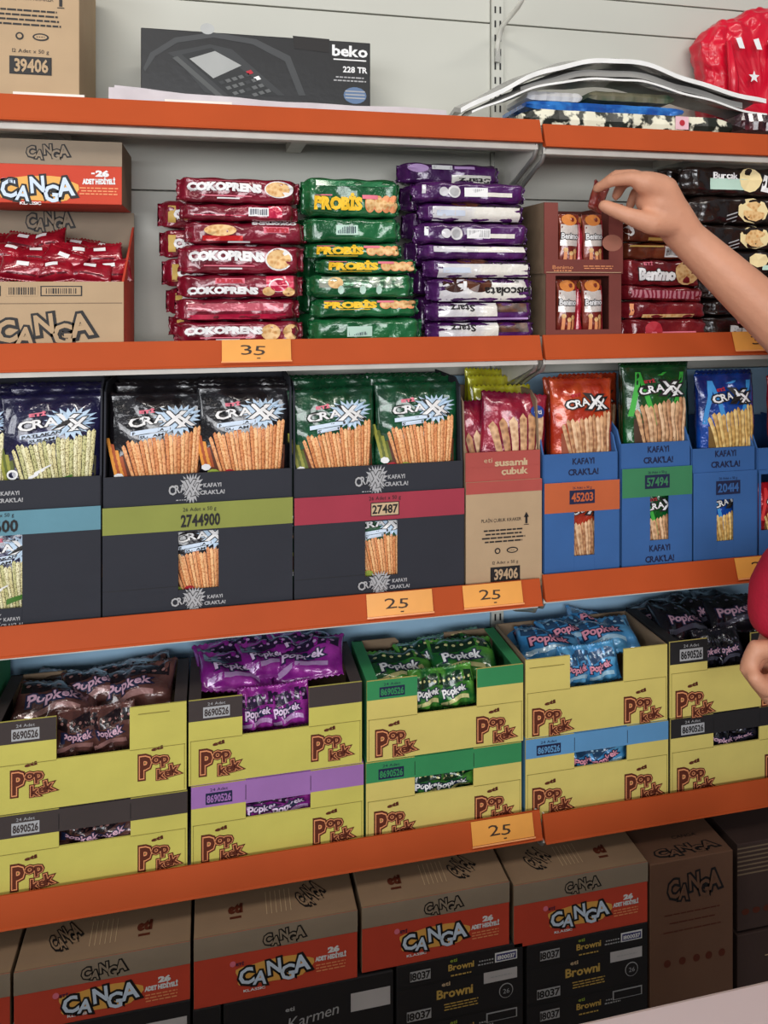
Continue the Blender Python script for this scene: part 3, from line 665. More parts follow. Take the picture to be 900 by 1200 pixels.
def dP(kind):
    def d(p_, fr, w, h):
        g = lambda a, b, e: fr(a, b, e)
        if kind in ('top', 'text', 'low'):
            y = {'top': .34, 'text': .52, 'low': .68}[kind]; hh = {'top': .30, 'text': .44, 'low': .30}[kind]
            text(p_, 'PROBİS', -w*.16, h*y, w*.46, h*hh, g, YELI, .07, .0014); rect(p_, -w*.40, -w*.22, h*(y+hh*.62), h*(y+hh*.72), g, PINKI, .001, 3, 1)
            for q, m_ in ((.16, COOK), (.25, COOK), (.33, COOK), (.40, COOK)):
                disc(p_, w*q, h*y, w*.055, h*hh*.75, g, INKP, .0008+(.4-q)*.002); disc(p_, w*q, h*y, w*.045, h*hh*.62, g, COOK, .0012+(.4-q)*.002)
            rect(p_, w*.08, w*.24, h*(y+hh*.4), h*(y+hh*.75), g, PINKI, .0022, 3, 1)
            if kind != 'top': rect(p_, -w*.3, w*.02, h*(y-hh*.85), h*(y-hh*.75), g, YELI, .001, 4, 1)
            else: rect(p_, -w*.38, w*.36, h*.78, h*.92, g, foil('mid_green_foil', (40, 120, 74)), .0006, 8, 1)
        elif kind == 'bar': barcode(p_, -w*.08, h*.5, w*.22, h*.4, g, 6, MINT, INKN, .001, 8)
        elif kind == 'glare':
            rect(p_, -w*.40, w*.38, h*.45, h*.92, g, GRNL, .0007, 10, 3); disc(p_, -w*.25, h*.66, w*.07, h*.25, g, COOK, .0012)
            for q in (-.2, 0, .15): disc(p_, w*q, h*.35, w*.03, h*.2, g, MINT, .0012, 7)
    return d
seq = [(355, 472, 208, 254, 'top', 'topmost with a broad green fold above yellow lettering'), (358, 472, 255, 284, 'bar', 'second from the top, pale barcode on its side'), (360, 474, 285, 303, 'text', 'third from the top, level with the stack shift'),
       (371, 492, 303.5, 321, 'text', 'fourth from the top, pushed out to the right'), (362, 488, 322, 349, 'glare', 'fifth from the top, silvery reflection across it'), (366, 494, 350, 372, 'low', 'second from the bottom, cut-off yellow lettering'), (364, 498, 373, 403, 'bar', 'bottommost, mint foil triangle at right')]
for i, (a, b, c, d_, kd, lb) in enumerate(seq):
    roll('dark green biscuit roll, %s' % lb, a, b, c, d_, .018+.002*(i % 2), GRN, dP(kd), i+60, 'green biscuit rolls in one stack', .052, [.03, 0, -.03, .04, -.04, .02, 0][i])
for i, (c, d_) in enumerate(((216, 252), (253, 290), (291, 328), (329, 366), (367, 397))):
    roll('dark green biscuit roll hidden behind the green stack, %s from the top' % ['first', 'second', 'third', 'fourth', 'fifth'][i], 350, 468, c, d_, .085, GRN, None, i+75, 'green rolls in the rear stack', .05)
def dB(kind):
    def d(p_, fr, w, h):
        g = lambda a, b, e: fr(a, b, e); pi = math.pi
        if kind == 'bar':
            disc(p_, -w*.26, h*.5, w*.04, h*.22, g, PURW, .001); disc(p_, -w*.17, h*.5, w*.055, h*.30, g, PURW, .001); disc(p_, -w*.17, h*.5, w*.04, h*.2, g, INKG, .0014); barcode(p_, w*.02, h*.5, w*.2, h*.44, g, 9, INKW, INKG, .001, 9); rect(p_, w*.12, w*.34, h*.3, h*.5, g, PURW, .001, 4, 1); rect(p_, -w*.44, -w*.41, h*.4, h*.8, g, PURW, .001, 1, 2)
        elif kind == 'white': rect(p_, -w*.40, w*.42, h*.04, h*.80, g, PURW, .0008, 12, 4); rect(p_, -w*.36, -w*.10, h*.3, h*.6, g, ink('icy_blue_ink', (206, 216, 232)), .0012, 4, 2); text(p_, 'Biscolata', w*.22, h*.86, w*.40, h*.14, g, INKD, .03, .0016, rot=pi); disc(p_, -w*.08, h*.95, w*.14, h*.14, g, COOKD, .0012)
        elif kind == 'half': rect(p_, -w*.40, w*.42, h*.52, h*.90, g, PURW, .0008, 12, 2)
        elif kind == 'name':
            rect(p_, -w*.42, w*.45, h*.04, h*.97, g, PURW, .0008, 12, 5)
            for q in (-.27, -.05): disc(p_, w*q, h*.78, w*.12, h*.36, g, COOKD, .0014)
            rect(p_, -w*.2, -w*.17, h*.5, h*.9, g, INKW, .0018, 1, 3); text(p_, 'Biscolata', w*.21, h*.45, w*.42, h*.36, g, INKD, .03, .0018, rot=pi); text(p_, 'Starz', w*.22, h*.9, w*.2, h*.12, g, INKD, 0, .0018, rot=pi)
        elif kind == 'starz':
            rect(p_, -w*.42, w*.12, h*.28, h*.97, g, PURW, .0008, 10, 4); text(p_, 'Starz', -w*.2, h*.72, w*.22, h*.34, g, INKD, .03, .0014, rot=pi); rect(p_, w*.12, w*.40, h*.5, h*.95, g, COOKD, .001, 4, 2); rect(p_, -w*.05, w*.42, h*.1, h*.2, g, ink('lilac_ink', (196, 160, 214)), .001, 5, 1)
        elif kind == 'top':
            rect(p_, w*.0, w*.45, h*.05, h*.45, g, PURW, .0008, 6, 2); text(p_, 'Starz', w*.22, h*.2, w*.3, h*.22, g, INKD, .03, .0014, rot=pi); disc(p_, -w*.33, h*.72, w*.10, h*.2, g, ink('lilac_ink', (196, 160, 214)), .001); barcode(p_, -w*.1, h*.78, w*.2, h*.2, g, 9, INKW, INKG, .001, 9); rect(p_, w*.02, w*.22, h*.72, h*.85, g, ink('lilac_ink', (196, 160, 214)), .001, 4, 1)
    return d
seq = [(486, 621, 213, 237.5, 'bar', 'topmost of the front stack'), (494, 619, 238, 260, 'white', 'second in the front stack, white side out'), (490, 624, 261, 286.5, 'bar', 'third in the front stack, barcode side out'), (494, 625, 287, 304.5, 'half', 'fourth in the front stack, thin white stripe over purple'),
       (500, 628, 305, 326, 'white', 'fifth in the front stack, pale side out'), (504, 630, 326.5, 354, 'name', 'sixth in the front stack, upside-down lettering with dark biscuits'), (503, 629, 354.5, 377, 'starz', 'second from the bottom of the front stack'), (504, 631, 377.5, 401, 'starz', 'bottommost of the front stack')]
for i, (a, b, c, d_, kd, lb) in enumerate(seq):
    roll('purple and white biscuit roll, %s' % lb, a, b, c, d_, .016+.002*(i % 2), PUR, dB(kd), i+90, 'purple biscuit rolls in the front stack', .054, [.02, 0, -.01, .01, 0, 0, .01, 0][i])
for i, (c, d_) in enumerate(((191, 216), (217, 248), (249, 281), (282, 313), (314, 345), (346, 388))):
    roll('purple biscuit roll of the rear stack, %s' % ['lying on top with lilac print', 'second, its pale end showing', 'third from the top', 'fourth from the top', 'fifth from the top', 'bottommost'][i], 469+i*3, 589+i*3, c, d_, .085, PUR, dB('top') if i == 0 else None, i+100, 'purple rolls in the rear stack', .05)

# ---- two brown display boxes of small wafer bars
WAF = foil('wafer_bar_foil', (122, 40, 34), (150, 70, 50), scale=30)
def wafer_draw(p_, fr, w, h):
    g = lambda a, b, e: fr(a, b, e); rect(p_, -w*.42, w*.42, h*.45, h*.82, g, foil('pearl_foil', (226, 216, 208), scale=50), .0008, 6, 4)
    disc(p_, 0, h*.9, w*.36, h*.10, g, ink('orange_swirl_ink', (224, 136, 60)), .001)
    text(p_, 'Benimo', 0, h*.62, w*.78, h*.10, g, INKD, .13, .0014); text(p_, 'Benimo', 0, h*.62, w*.78, h*.10, g, INKW, .03, .0018)
    for q, t_ in ((-.2, .38), (.05, .32), (.25, .36)): rect(p_, w*(q-.07), w*(q+.07), h*.08, h*t_, g, INKP, .001, 1, 4); disc(p_, w*q, h*t_, w*.10, h*.04, g, COOK, .0014)
    rect(p_, w*.40, w*.47, h*.1, h*.9, g, INKR, .001, 1, 6)
wb_m = bag_mesh(.034, .080, .018, WAF, 3, wafer_draw, .06)
wb_m2 = bag_mesh(.034, .080, .018, foil('crimson_bar_foil', (170, 18, 44)), 5, None, .06)
def wafer_box(px0, px1, py0, py1, win, label, where, ztop=None):
    yf = .018; zb = Z(px0, py1, yf); x0, x1 = X(px0, yf), X(px1, yf); xc = (x0+x1)/2; W = x1-x0; Hh = (py1-py0)*K((px0+px1)/2, yf)
    t = thing('display_box', label, 'box', (xc, yf, zb)); a0, a1 = X(win[0], yf)-xc, X(win[1], yf)-xc; kk = K((px0+px1)/2, yf); b1 = (py1-win[2])*kk; b0 = (py1-win[3])*kk
    m = MB(); th = .0022
    for q in ((-W/2, a0, 0, Hh), (a1, W/2, 0, Hh), (a0, a1, 0, b0), (a0, a1, b1, Hh)):
        if q[3]-q[2] > .0005: m.box(q[0], q[1], 0, th, q[2], q[3], WINE)
    m.build('front_panel', t)
    m = MB(); m.box(-W/2, -W/2+th, th, .14, 0, Hh, KRAFTD); m.box(W/2-th, W/2, th, .14, 0, Hh, WINE); m.box(-W/2+th, W/2-th, .138, .14, 0, Hh, WINE); m.box(-W/2+th, W/2-th, th, .138, 0, th, WINE)
    m.box(-W/2+th, -W/2+.012, th, .138, Hh-.002, Hh, WINE); m.build('body', t)
    p = MB(); f = lambda a, b, e: (a, -e, b)
    if where == 'upper':
        text(p, 'Benimo', -W*.27, b0*.45, W*.26, .006, f, INKP, 0); stripes(p, -W*.27, b0*.2, W*.28, .004, 1, f, INKP, 4); stripes(p, W*.18, b0*.45, W*.42, .007, 2, f, INKP, 5); disc(p, W*.36, Hh*.44, W*.13, Hh*.12, f, ink('dull_tan_disc', (170, 110, 90)), .0005)
        for q in (0,): pass
    rect(p, -W/2+.003, W/2-.003, .0015, .0024, f, INKT); p.build('print', t)
    for q, xx in enumerate((a0+(a1-a0)*.24, a0+(a1-a0)*.76)):
        for row in range(3):
            from_meshes('wafer_bar', wb_m, 'wafer bar standing in the %s brown display box, %s column, %s row' % (where, ('left', 'right')[q], ('front', 'middle', 'rear')[row]), 'snack', (xc+xx, yf+.014+row*.026, zb+th+.0003), (0, .03-.06*q, 0), 'wafer bars in the %s display box' % where, (1.05, 1, min(1.15, (Hh-.004)/.0805)))
    from_meshes('wafer_bar', wb_m2, 'crimson-backed wafer bar wedged edgewise at the centre of the %s display box' % where, 'snack', (xc+(a0+a1)/2, yf+.022, zb+th+.0003), (0, .02, 1.35), None, (.8, 1, .97))
    return zb
wafer_box(640, 728, 321, 399, (651, 714, 324, 387), 'lower of two brown cardboard display boxes with wafer bars in its window', 'lower')
wafer_box(638, 730, 238, 320.5, (654, 714, 236, 304), 'upper of two brown cardboard display boxes, being opened by a hand', 'upper')
# ---- oat biscuit rolls
def dO(kind):
    def d(p_, fr, w, h):
        g = lambda a, b, e: fr(a, b, e)
        if kind == 'name': text(p_, 'Benimo', -w*.10, h*.45, w*.42, h*.42, g, INKD, .13, .001); text(p_, 'Benimo', -w*.10, h*.45, w*.42, h*.42, g, INKW, .07, .0014); text(p_, 'ETİ', -w*.2, h*.85, w*.1, h*.12, g, PINKI, .03, .001); disc(p_, w*.27, h*.5, w*.15, h*.46, g, COOK, .0010, 14)
        elif kind == 'bar': barcode(p_, w*.22, h*.45, w*.2, h*.62, g, 12, INKW, INKD, .001, 8); rect(p_, -w*.42, w*.1, h*.75, h*.84, g, GOLDI, .0008, 6, 1)
        elif kind == 'stripe': rect(p_, -w*.42, w*.40, h*.2, h*.72, g, mat('rose_stripe_foil', (196, 130, 140), .3, rgb2=(140, 40, 60), kind='wave', scale=40), .0008, 8, 3)
        elif kind == 'low': rect(p_, -w*.44, -w*.40, h*.2, h*.9, g, INKP, .0008, 1, 3); rect(p_, -w*.30, w*.30, h*.05, h*.25, g, COOK, .0008, 6, 1)
        elif kind == 'base': disc(p_, -w*.2, h*.5, w*.1, h*.4, g, INKR, .001); rect(p_, -w*.30, w*.30, h*.3, h*.42, g, PINKI, .0008, 6, 1)
        elif kind == 'swirl': disc(p_, -w*.4, h*.6, w*.06, h*.3, g, INKW, .001); rect(p_, -w*.1, w*.3, h*.1, h*.25, g, GOLDI, .001, 4, 1)
    return d
seq = [(732, 800, 262, 284, 'swirl', BNM2, 'topmost, brown, under the wrist'), (731, 808, 284.5, 304, 'bar', BNM2, 'second from the top with a barcode'), (731, 826, 304.5, 335, 'name', BNM, 'third, white lettering beside an oat biscuit'), (731, 830, 335.5, 353, 'stripe', BNM, 'fourth, rose striped side'), (733, 832, 353.5, 373, 'low', BNM, 'fifth, plain maroon side'), (736, 834, 373.5, 399, 'base', BNM, 'bottommost with a scarlet patch')]
for i, (a, b, c, d_, kd, mm_, lb) in enumerate(seq):
    roll('maroon-brown oat biscuit roll, %s' % lb, a, b, c, d_, .022+.002*(i % 2), mm_, dO(kd), i+120, 'oat biscuit rolls beside the display boxes', .05, tilt=[.02, 0, .01, .03, 0, 0][i])
# ---- black cream biscuit rolls
def dK(kind):
    def d(p_, fr, w, h):
        g = lambda a, b, e: fr(a, b, e)
        if kind == 'a': rect(p_, -w*.28, w*.10, h*.2, h*.58, g, MINT, .0008, 6, 2); text(p_, 'Burçak', -w*.13, h*.68, w*.24, h*.22, g, INKW, .03, .0012); disc(p_, w*.12, h*.55, w*.11, h*.42, g, CREAM, .0012, 12); text(p_, 'Lü', w*.33, h*.4, w*.15, h*.5, g, INKW, .07, .0014, rot=-.2)
        elif kind == 'b': disc(p_, w*.05, h*.5, w*.15, h*.46, g, CREAM, .0008, 9); disc(p_, w*.06, h*.47, w*.11, h*.36, g, COOK, .0012, 9); rect(p_, w*.22, w*.46, h*.2, h*.48, g, MINT, .0008, 4, 2); rect(p_, w*.22, w*.44, h*.55, h*.85, g, INKG, .0008, 4, 2); [rect(p_, -w*.2, -w*.1, h*(.25+q*.14), h*(.29+q*.14), lambda a, b, e: g(a, b+a*.3, e), INKG, .001) for q in range(3)]
        elif kind == 'c': text(p_, 'Burçak', -w*.1, h*.42, w*.34, h*.36, g, INKW, .07, .0012); text(p_, 'ETİ', -w*.16, h*.8, w*.1, h*.18, g, PINKI, .07, .001)
        elif kind == 'd': disc(p_, w*.06, h*.6, w*.1, h*.3, g, CREAM, .001, 7); rect(p_, w*.1, w*.3, h*.2, h*.4, g, MINT, .001, 3, 1)
    return d
seq = [(806, 922, 195, 229.5, 'a'), (814, 936, 230, 263, 'b'), (816, 938, 263.5, 293, 'b'), (822, 940, 293.5, 322, 'd'), (826, 942, 322.5, 350, 'd'), (830, 944, 350.5, 370, 'd'), (828, 950, 370.5, 397, 'c')]
nm = ['topmost with a cream biscuit picture', 'second, orange biscuit and grey label', 'third, under the orange biscuit picture', 'fourth from the top, mostly behind the forearm', 'fifth, behind the forearm', 'sixth, behind the forearm', 'bottommost, white lettering below the forearm']
for i, (a, b, c, d_, kd) in enumerate(seq):
    roll('black-brown biscuit roll in the right stack, %s' % nm[i], a, b, c, d_, .022+.002*(i % 2), BLK, dK(kd), i+140, 'black biscuit rolls in the front stack', .05)
for i, (c, d_) in enumerate(((196, 230), (231, 264), (265, 298), (299, 332), (333, 366), (367, 392))):
    roll('black-brown biscuit roll of the rear stack, %s, crinkled end seen past the hand' % ['first', 'second', 'third', 'fourth', 'fifth', 'sixth'][i], 778, 880, c, d_, .082, BLK, None, i+150, 'black biscuit rolls in the rear stack', .05, [0, .05, -.04, .03, 0, 0][i])

# ============================================================ THIRD SHELF : display cartons with upright bags
SC0, SC1 = SURF['C', 0], SURF['C', 1]
def panel_with_window(m, x0, x1, z0, z1, y0, y1, win, mt):
    if not win: m.box(x0, x1, y0, y1, z0, z1, mt); return
    a0, a1, b0, b1 = win
    for q in ((x0, a0, z0, z1), (a1, x1, z0, z1), (a0, a1, z0, b0), (a0, a1, b1, z1)):
        if q[1]-q[0] > .0004 and q[3]-q[2] > .0004: m.box(q[0], q[1], y0, y1, q[2], q[3], mt)
def tall_carton(label, px0, px1, lip0, lip1, bot, main, lipm, band, win, surf, draw, dp=.15, side_py=450, sidem=None, yf=.010, fold=None):
    """px at left edge for all rows; lip0 top of lip, lip1 bottom of lip, band (top,bottom,material)"""
    x0, x1 = X(px0, yf), X(px1, yf); xc = (x0+x1)/2; W = x1-x0
    z = lambda py: Z(px0, py, yf)-surf
    t = thing('display_carton', label, 'box', (xc, yf, surf)); th = .0025; sidem = sidem or main
    FF = lambda px, py: (X(px, yf)-xc, Z(px, py, yf)-surf)
    zl0, zl1 = z(lip0), z(lip1); w = None
    if win: a0, b1 = FF(win[0], win[2]); a1, b0 = FF(win[1], win[3]); w = (a0, a1, b0, min(b1, zl1-.001))
    m = MB(); panel_with_window(m, -W/2, W/2, 0, zl1, 0, th, w, main); m.build('front_panel', t, .0004)
    m = MB(); m.box(-W/2+.001, W/2-.001, .004, .004+th, zl1-.006, zl0, lipm); m.build('front_lip', t, .0004)
    zs_ = Z(px0, side_py, yf+.05)-surf
    for sx in (-1, 1):
        m = MB(); xx = -W/2 if sx < 0 else W/2-th
        m.prism([(xx, .004+th, 0), (xx, dp, 0), (xx, dp, zs_), (xx, .04, zs_), (xx, .018, zs_-.012), (xx, .010, zl0+.004), (xx, .004+th, zl0-.002)], (th, 0, 0), sidem); m.build('side_panel', t)
    m = MB(); m.box(-W/2+th, W/2-th, dp-th, dp, 0, zs_-.004, sidem); m.build('back_panel', t); m = MB(); m.box(-W/2+th, W/2-th, .007, dp-th, 0, th, sidem); m.build('base', t)
    p = MB(); f = lambda a, b, e: (a, -e, b); fl_ = lambda a, b, e: (a, .004-e, b)
    if band:
        zb0, zb1 = z(band[0]), z(band[1])
        if w: zb0 = min(zb0, zl1)
        rect(p, -W/2, W/2, max(zb1, w[3] if w else zb1), zb0, f, band[2], .0004)
    if fold: zf = z(fold); rect(p, -W/2, (w[0] if w and w[2] < zf else W/2), zf-.0006, zf, f, SLOT, .0003); 
    draw(p, f, fl_, FF, W); p.build('print', t)
    return t, xc, W, FF, w
def bags(ms, label, xs, y, surf, zoff=.0035, rots=None, group=None, scale=None, name='snack_bag'):
    for i, x in enumerate(xs):
        from_meshes(name, ms, label[i], 'snack bag', (x, y, surf+zoff), rots[i] if rots else (0, 0, 0), group, scale)
BURST = ink('ice_blue_burst', (196, 220, 242))
def stick_bag_draw(stk_, sub, base_mat, extra=None, ears=None, n=19, streaks=None):
    def d(p_, fr, w, h):
        g = lambda a, b, e: fr(a, b, e)
        if ears:      # cereal ears at the left of the sticks
            for q in range(4): 
                x = -w*.42+q*w*.03; rect(p_, x, x+w*.035, h*.30, h*(.62-.05*q), lambda a, b, e: g(a+(b-h*.3)*-.25, b, e), ears[q % len(ears)], .001, 1, 6)
        if streaks:
            for (a, b, c, d2) in ((-.44, .50, -.30, .95), (.20, .62, .36, .95), (-.1, .42, -.3, .60), (.0, .9, .1, .5)):
                rect(p_, a*w, a*w+w*.07, h*b, h*.93, lambda aa, bb, e: g(aa+(bb-h*b)*((c-a)*w/(h*.93-h*b)), bb, e), streaks, .0007, 1, 6)
        sticks(p_, g, w, h, stk_, -w*.36, w*.43, h*.16, (h*.56, h*.67), n, .2, w*.62/n, base_mat)
        crax(p_, w*.02, h*.77, w*.64, h*.115, g, BURST if sub else None, INKW, INKD, .10, .0026, sub)
        if extra: extra(p_, g, w, h)
    return d
DK = foil('black_bag_film', (16, 14, 18), (30, 26, 32), scale=20); NV = foil('navy_bag_film', (22, 20, 54), (34, 30, 72), scale=20); DG = foil('dark_green_bag_film', (10, 62, 36), (20, 84, 50), scale=20)
OR = foil('orange_bag_film', (176, 48, 22), (206, 80, 38), scale=26); GR = foil('green_bag_film', (12, 92, 36), (20, 60, 30), scale=14, lo=.4, hi=.6); BL = foil('blue_bag_film', (18, 74, 168), (14, 40, 110), scale=14); RD = foil('red_bag_film', (190, 22, 34), (150, 14, 26), scale=20); YB = foil('lime_yellow_bag_film', (200, 200, 40), (160, 150, 30), scale=24); MG = foil('magenta_maroon_film', (120, 14, 50), (160, 36, 60), scale=20)
SUBS = [('PATLAKANI', 1), ('SUSAM', 1)]
def ex_herb(c1, c2):
    def e(p_, g, w, h):
        disc(p_, -w*.30, h*.24, w*.075, h*.045, g, c1, .0026, 10); disc(p_, -w*.14, h*.25, w*.06, h*.035, g, c2, .0026, 9); disc(p_, -w*.38, h*.30, w*.05, h*.03, g, INKW, .0024, 7)
    return e
OLV = ink('olive_green_ink', (150, 170, 60)); 
def ex_swirl(p_, g, w, h):
    disc(p_, -w*.34, h*.36, w*.055, h*.04, g, INKW, .0026, 14); disc(p_, -w*.34, h*.36, w*.035, h*.024, g, foil('navy_dot', (22, 20, 54)), .003, 12)
    for q in range(5): rect(p_, -w*.34+q*w*.05, -w*.22+q*w*.06, h*.24+q*h*.012, h*.255+q*h*.012, lambda a, b, e: g(a, b+(a+w*.3)*.5, e), INKW, .0028, 3, 1)
    rect(p_, w*.0, w*.22, h*.24, h*.29, lambda a, b, e: g(a, b+a*.3, e), ink('leaf_green_label', (70, 120, 40)), .003, 4, 1)
EAR = [ink('amber_ear', (226, 150, 60)), ink('rust_ear', (170, 80, 40))]; EARG = [ink('olive_ear', (150, 150, 60)), ink('dark_olive_ear', (90, 100, 30))]
BW, BH = X(440, .035)-X(341, .035), .158
m_navy = bag_mesh(BW*1.08, .165, .034, NV, 7, stick_bag_draw(STS, SUBS, mat('dark_olive_print', (60, 56, 30)), ex_swirl, EARG))
m_black = bag_mesh(BW*1.08, .165, .034, DK, 8, stick_bag_draw(STK, SUBS, mat('dark_rust_print', (90, 44, 22)), ex_herb(OLV, INKR), EAR))
m_green = bag_mesh(BW*1.05, .165, .034, DG, 9, stick_bag_draw(STK, SUBS, MATS['dark_rust_print'], ex_herb(INKR, OLV), EARG))
m_or = bag_mesh(.110, .165, .034, OR, 10, stick_bag_draw(STB, None, mat('rust_print', (150, 70, 40)), None, None, 12))
m_gr = bag_mesh(.120, .165, .034, GR, 11, stick_bag_draw(STB, None, mat('dark_brown_print', (70, 44, 26)), None, None, 12, ink('bright_green_streak', (60, 176, 60))))
m_bl = bag_mesh(.112, .165, .034, BL, 12, stick_bag_draw(STY, None, mat('ochre_print', (120, 90, 40)), None, None, 12, ink('sky_streak', (60, 150, 220))))
m_rd = bag_mesh(.095, .165, .034, RD, 13, stick_bag_draw(STY, None, MATS['ochre_print'], None, None, 12, ink('scarlet_streak', (230, 50, 50))))
def kafayi(p, f, cx, cy, w, h, m, off=.03):
    text(p, 'KAFAYI', cx, cy+h*.30, w*.72, h*.34, f, m, off); text(p, "CRAK'LA!", cx, cy-h*.30, w, h*.34, f, m, off)
def smallcrax(p, f, cx, cy, w, h): crax(p, cx, cy, w, h, f, INKG, KRAFT if False else INKG, INKD, .08, .0006, None, False); stripes(p, cx, cy-h*.85, w*.5, h*.16, 1, f, INKG, 2)
BANDB = card('teal_band_board', (98, 146, 162)); BANDO = card('olive_band_board', (142, 148, 70)); BANDR = card('crimson_band_board', (164, 52, 70)); BANDOR = card('orange_band_board', (194, 96, 52)); BANDG = card('green_band_board', (56, 128, 84))
def draw_dark(num, ncx, lcx, botlogo, bg, pref):
    def d(p, f, fl_, FF, W):
        k = K(lcx, .012); a, b = FF(lcx-13, d.ly); smallcrax(p, fl_, a, b, k*34, k*16); kafayi(p, fl_, a+k*33, b-k*2, k*28, k*14, INKG)
        a, b = FF(ncx, d.ny); 
        if bg: code(p, num, a, b, k*34, k*16, f, bg, INKD, .0010)
        else: text(p, num, a+k*1, b, k*44, k*14, f, INKD, .03, .0012)
        text(p, '26 Adet x 50 g', a, b+k*13, k*38, k*4.5, f, INKD, 0, .001)
        a, b = FF(lcx-10, d.by); smallcrax(p, f, a, b, k*34, k*14); kafayi(p, f, a+k*33, b-k*2, k*24, k*12, INKG)
    return d
# carton 1 (navy bags)
d = draw_dark('48600', -4, -12, None, None, None); d.ly, d.ny, d.by = 583, 617, 730
t, xc1, W1, FF1, _ = tall_carton('charcoal carton with a pale teal band at the left end of the third shelf', -108, 118, 565+5, 606, 740, CHAR, CHAR, (606, 641, BANDB), (-60, 26, 632, 712), SC0, d, side_py=448)
# carton 2 (black bags)
d = draw_dark('2744900', 234, 228, None, None, None); d.ly, d.ny, d.by = 573, 609, 703
t, xc2, W2, FF2, _ = tall_carton('charcoal carton with an olive green band holding two black stick bags', 120, 343, 561, 596, 725, CHAR, CHAR, (596, 628, BANDO), (209, 256, 624, 688), SC0, d, side_py=446, fold=694)
# carton 3 (green bags)
d = draw_dark('27487', 451, 446, None, INKT, None); d.ly, d.ny, d.by = 563, 596, 684
t, xc3, W3, FF3, _ = tall_carton('charcoal carton with a crimson band holding two dark green stick bags', 345, 544, 551, 584, 705, CHAR, CHAR, (584, 616, BANDR), (428, 466, 612, 673), SC0, d, side_py=446, fold=680)
def row(ms, xc, px, surf, lab1, grp, lean=-.06, scale=None, yy=.036, dz=(.040, .040)):
    for i, q in enumerate(px):
        x = X(q[0], yy); 
        from_meshes('snack_bag', ms, lab1 % q[1], 'snack bag', (x, yy, surf+q[2]), (lean, q[3], q[4]), grp, q[5] if len(q) > 5 else None)
zo = Z(400, 450, .04)-.165-SC0
row(m_navy, xc1, ((60, 'beside the black bags', zo-.003, 0, 0), (-45, 'cut off by the left edge of the picture', zo-.003, 0, .1)), SC0, 'navy bag of seeded sticks, %s', 'navy stick bags')
row(m_black, xc2, ((184, 'left of the pair in the olive-banded carton', zo-.004, .02, .08), (284, 'right of the pair in the olive-banded carton', zo+.002, .02, -.02)), SC0, 'black bag of orange baked sticks, %s', 'black stick bags')
row(m_green, xc3, ((392, 'left of the pair in the crimson-banded carton', zo-.006, -.02, .05), (487, 'right of the pair in the crimson-banded carton', zo-.001, .02, -.02)), SC0, 'dark green bag of baked sticks, %s', 'dark green stick bags')
for ms, pxs, nm_ in ((m_navy, (60, -45), 'navy'), (m_black, (184, 284), 'black'), (m_green, (392, 487), 'dark green')):
    for j, y in enumerate((.078, .118)):
        for i, q in enumerate(pxs):
            from_meshes('snack_bag', ms, '%s stick bag in the %s row behind the %s front one' % (nm_, ('second', 'third')[j], ('left', 'right')[i] if nm_ != 'navy' else ('right', 'left')[i]), 'snack bag', (X(q, .036), y, SC0+zo+.004), (-.03, .02, 0), '%s stick bags in the back rows' % nm_)
for ms, px, nm_, lab in ((m_navy, 8, 'navy', 'behind the window of the teal-banded carton'), (m_black, 236, 'black', 'behind the window of the olive-banded carton'), (m_green, 444, 'dark green', 'behind the window of the crimson-banded carton')):
    for j, (dx, yy_) in enumerate(((0, .027), (-.085, .029), (.085, .029))):
        if ms is m_navy and j == 2: continue
        from_meshes('snack_bag', ms, '%s stick bag low %s%s' % (nm_, lab.replace('behind the window of', 'inside'), (', filling its window', ', left of the window', ', right of the window')[j]), 'snack bag', (X(px, .02)+dx, yy_, SC0+.003), (-.02, 0, 0), None, (.78 if j else .85, .62, (zo-.012)/.165))
# carton 4 kraft breadsticks
def d4(p, f, fl_, FF, W):
    k = K(590, .01); rect(p, -W/2+.002, W/2-.002, FF(545, 545)[1]-.006, FF(545, 545)[1]-.0055, fl_, BORD)
    text(p, 'susamlı', *FF(600, 542), k*40, k*8, fl_, INKT, .03); text(p, 'çubuk', *FF(604, 552), k*32, k*8, fl_, INKT, .03); text(p, 'eti', *FF(573, 540), k*10, k*6, fl_, INKT, 0)
    kraft_print(p, f, FF, k, 592, 672, .80)
t, xc4, W4, FF4, _ = tall_carton('narrow kraft carton with a dusty rose lip and black code, sesame breadsticks inside', 546, 635, 532, 566, 694, KRAFT, BORD, (566, 580, BORD), None, SC0, d4, side_py=458, sidem=KRAFTD)
def bread_draw(p_, fr, w, h):
    g = lambda a, b, e: fr(a, b, e); sticks(p_, g, w, h, STB, -w*.42, w*.44, h*.22, (h*.60, h*.78), 6, .2, w*.10, None, 3)
    disc(p_, w*.32, h*.80, w*.12, h*.075, g, ink('blue_badge', (40, 70, 150)), .003, 12); text(p_, 'eti', w*.32, h*.80, w*.12, h*.05, g, INKW, .03, .0035)
    rect(p_, -w*.2, w*.3, h*.17, h*.23, lambda a, b, e: g(a, b-a*.2, e), INKW, .002, 4, 1)
m_br = bag_mesh(.112, .135, .036, MG, 21, bread_draw); m_ye = bag_mesh(.094, .10, .03, YB, 22, None)
x = X(598, .034); from_meshes('snack_bag', m_br, 'magenta bag of thick breadsticks with a blue badge, above the rose carton', 'snack bag', (x, .034, Z(598, 461, .034)-.135), (-.12, .10, 0), 'breadstick bags')
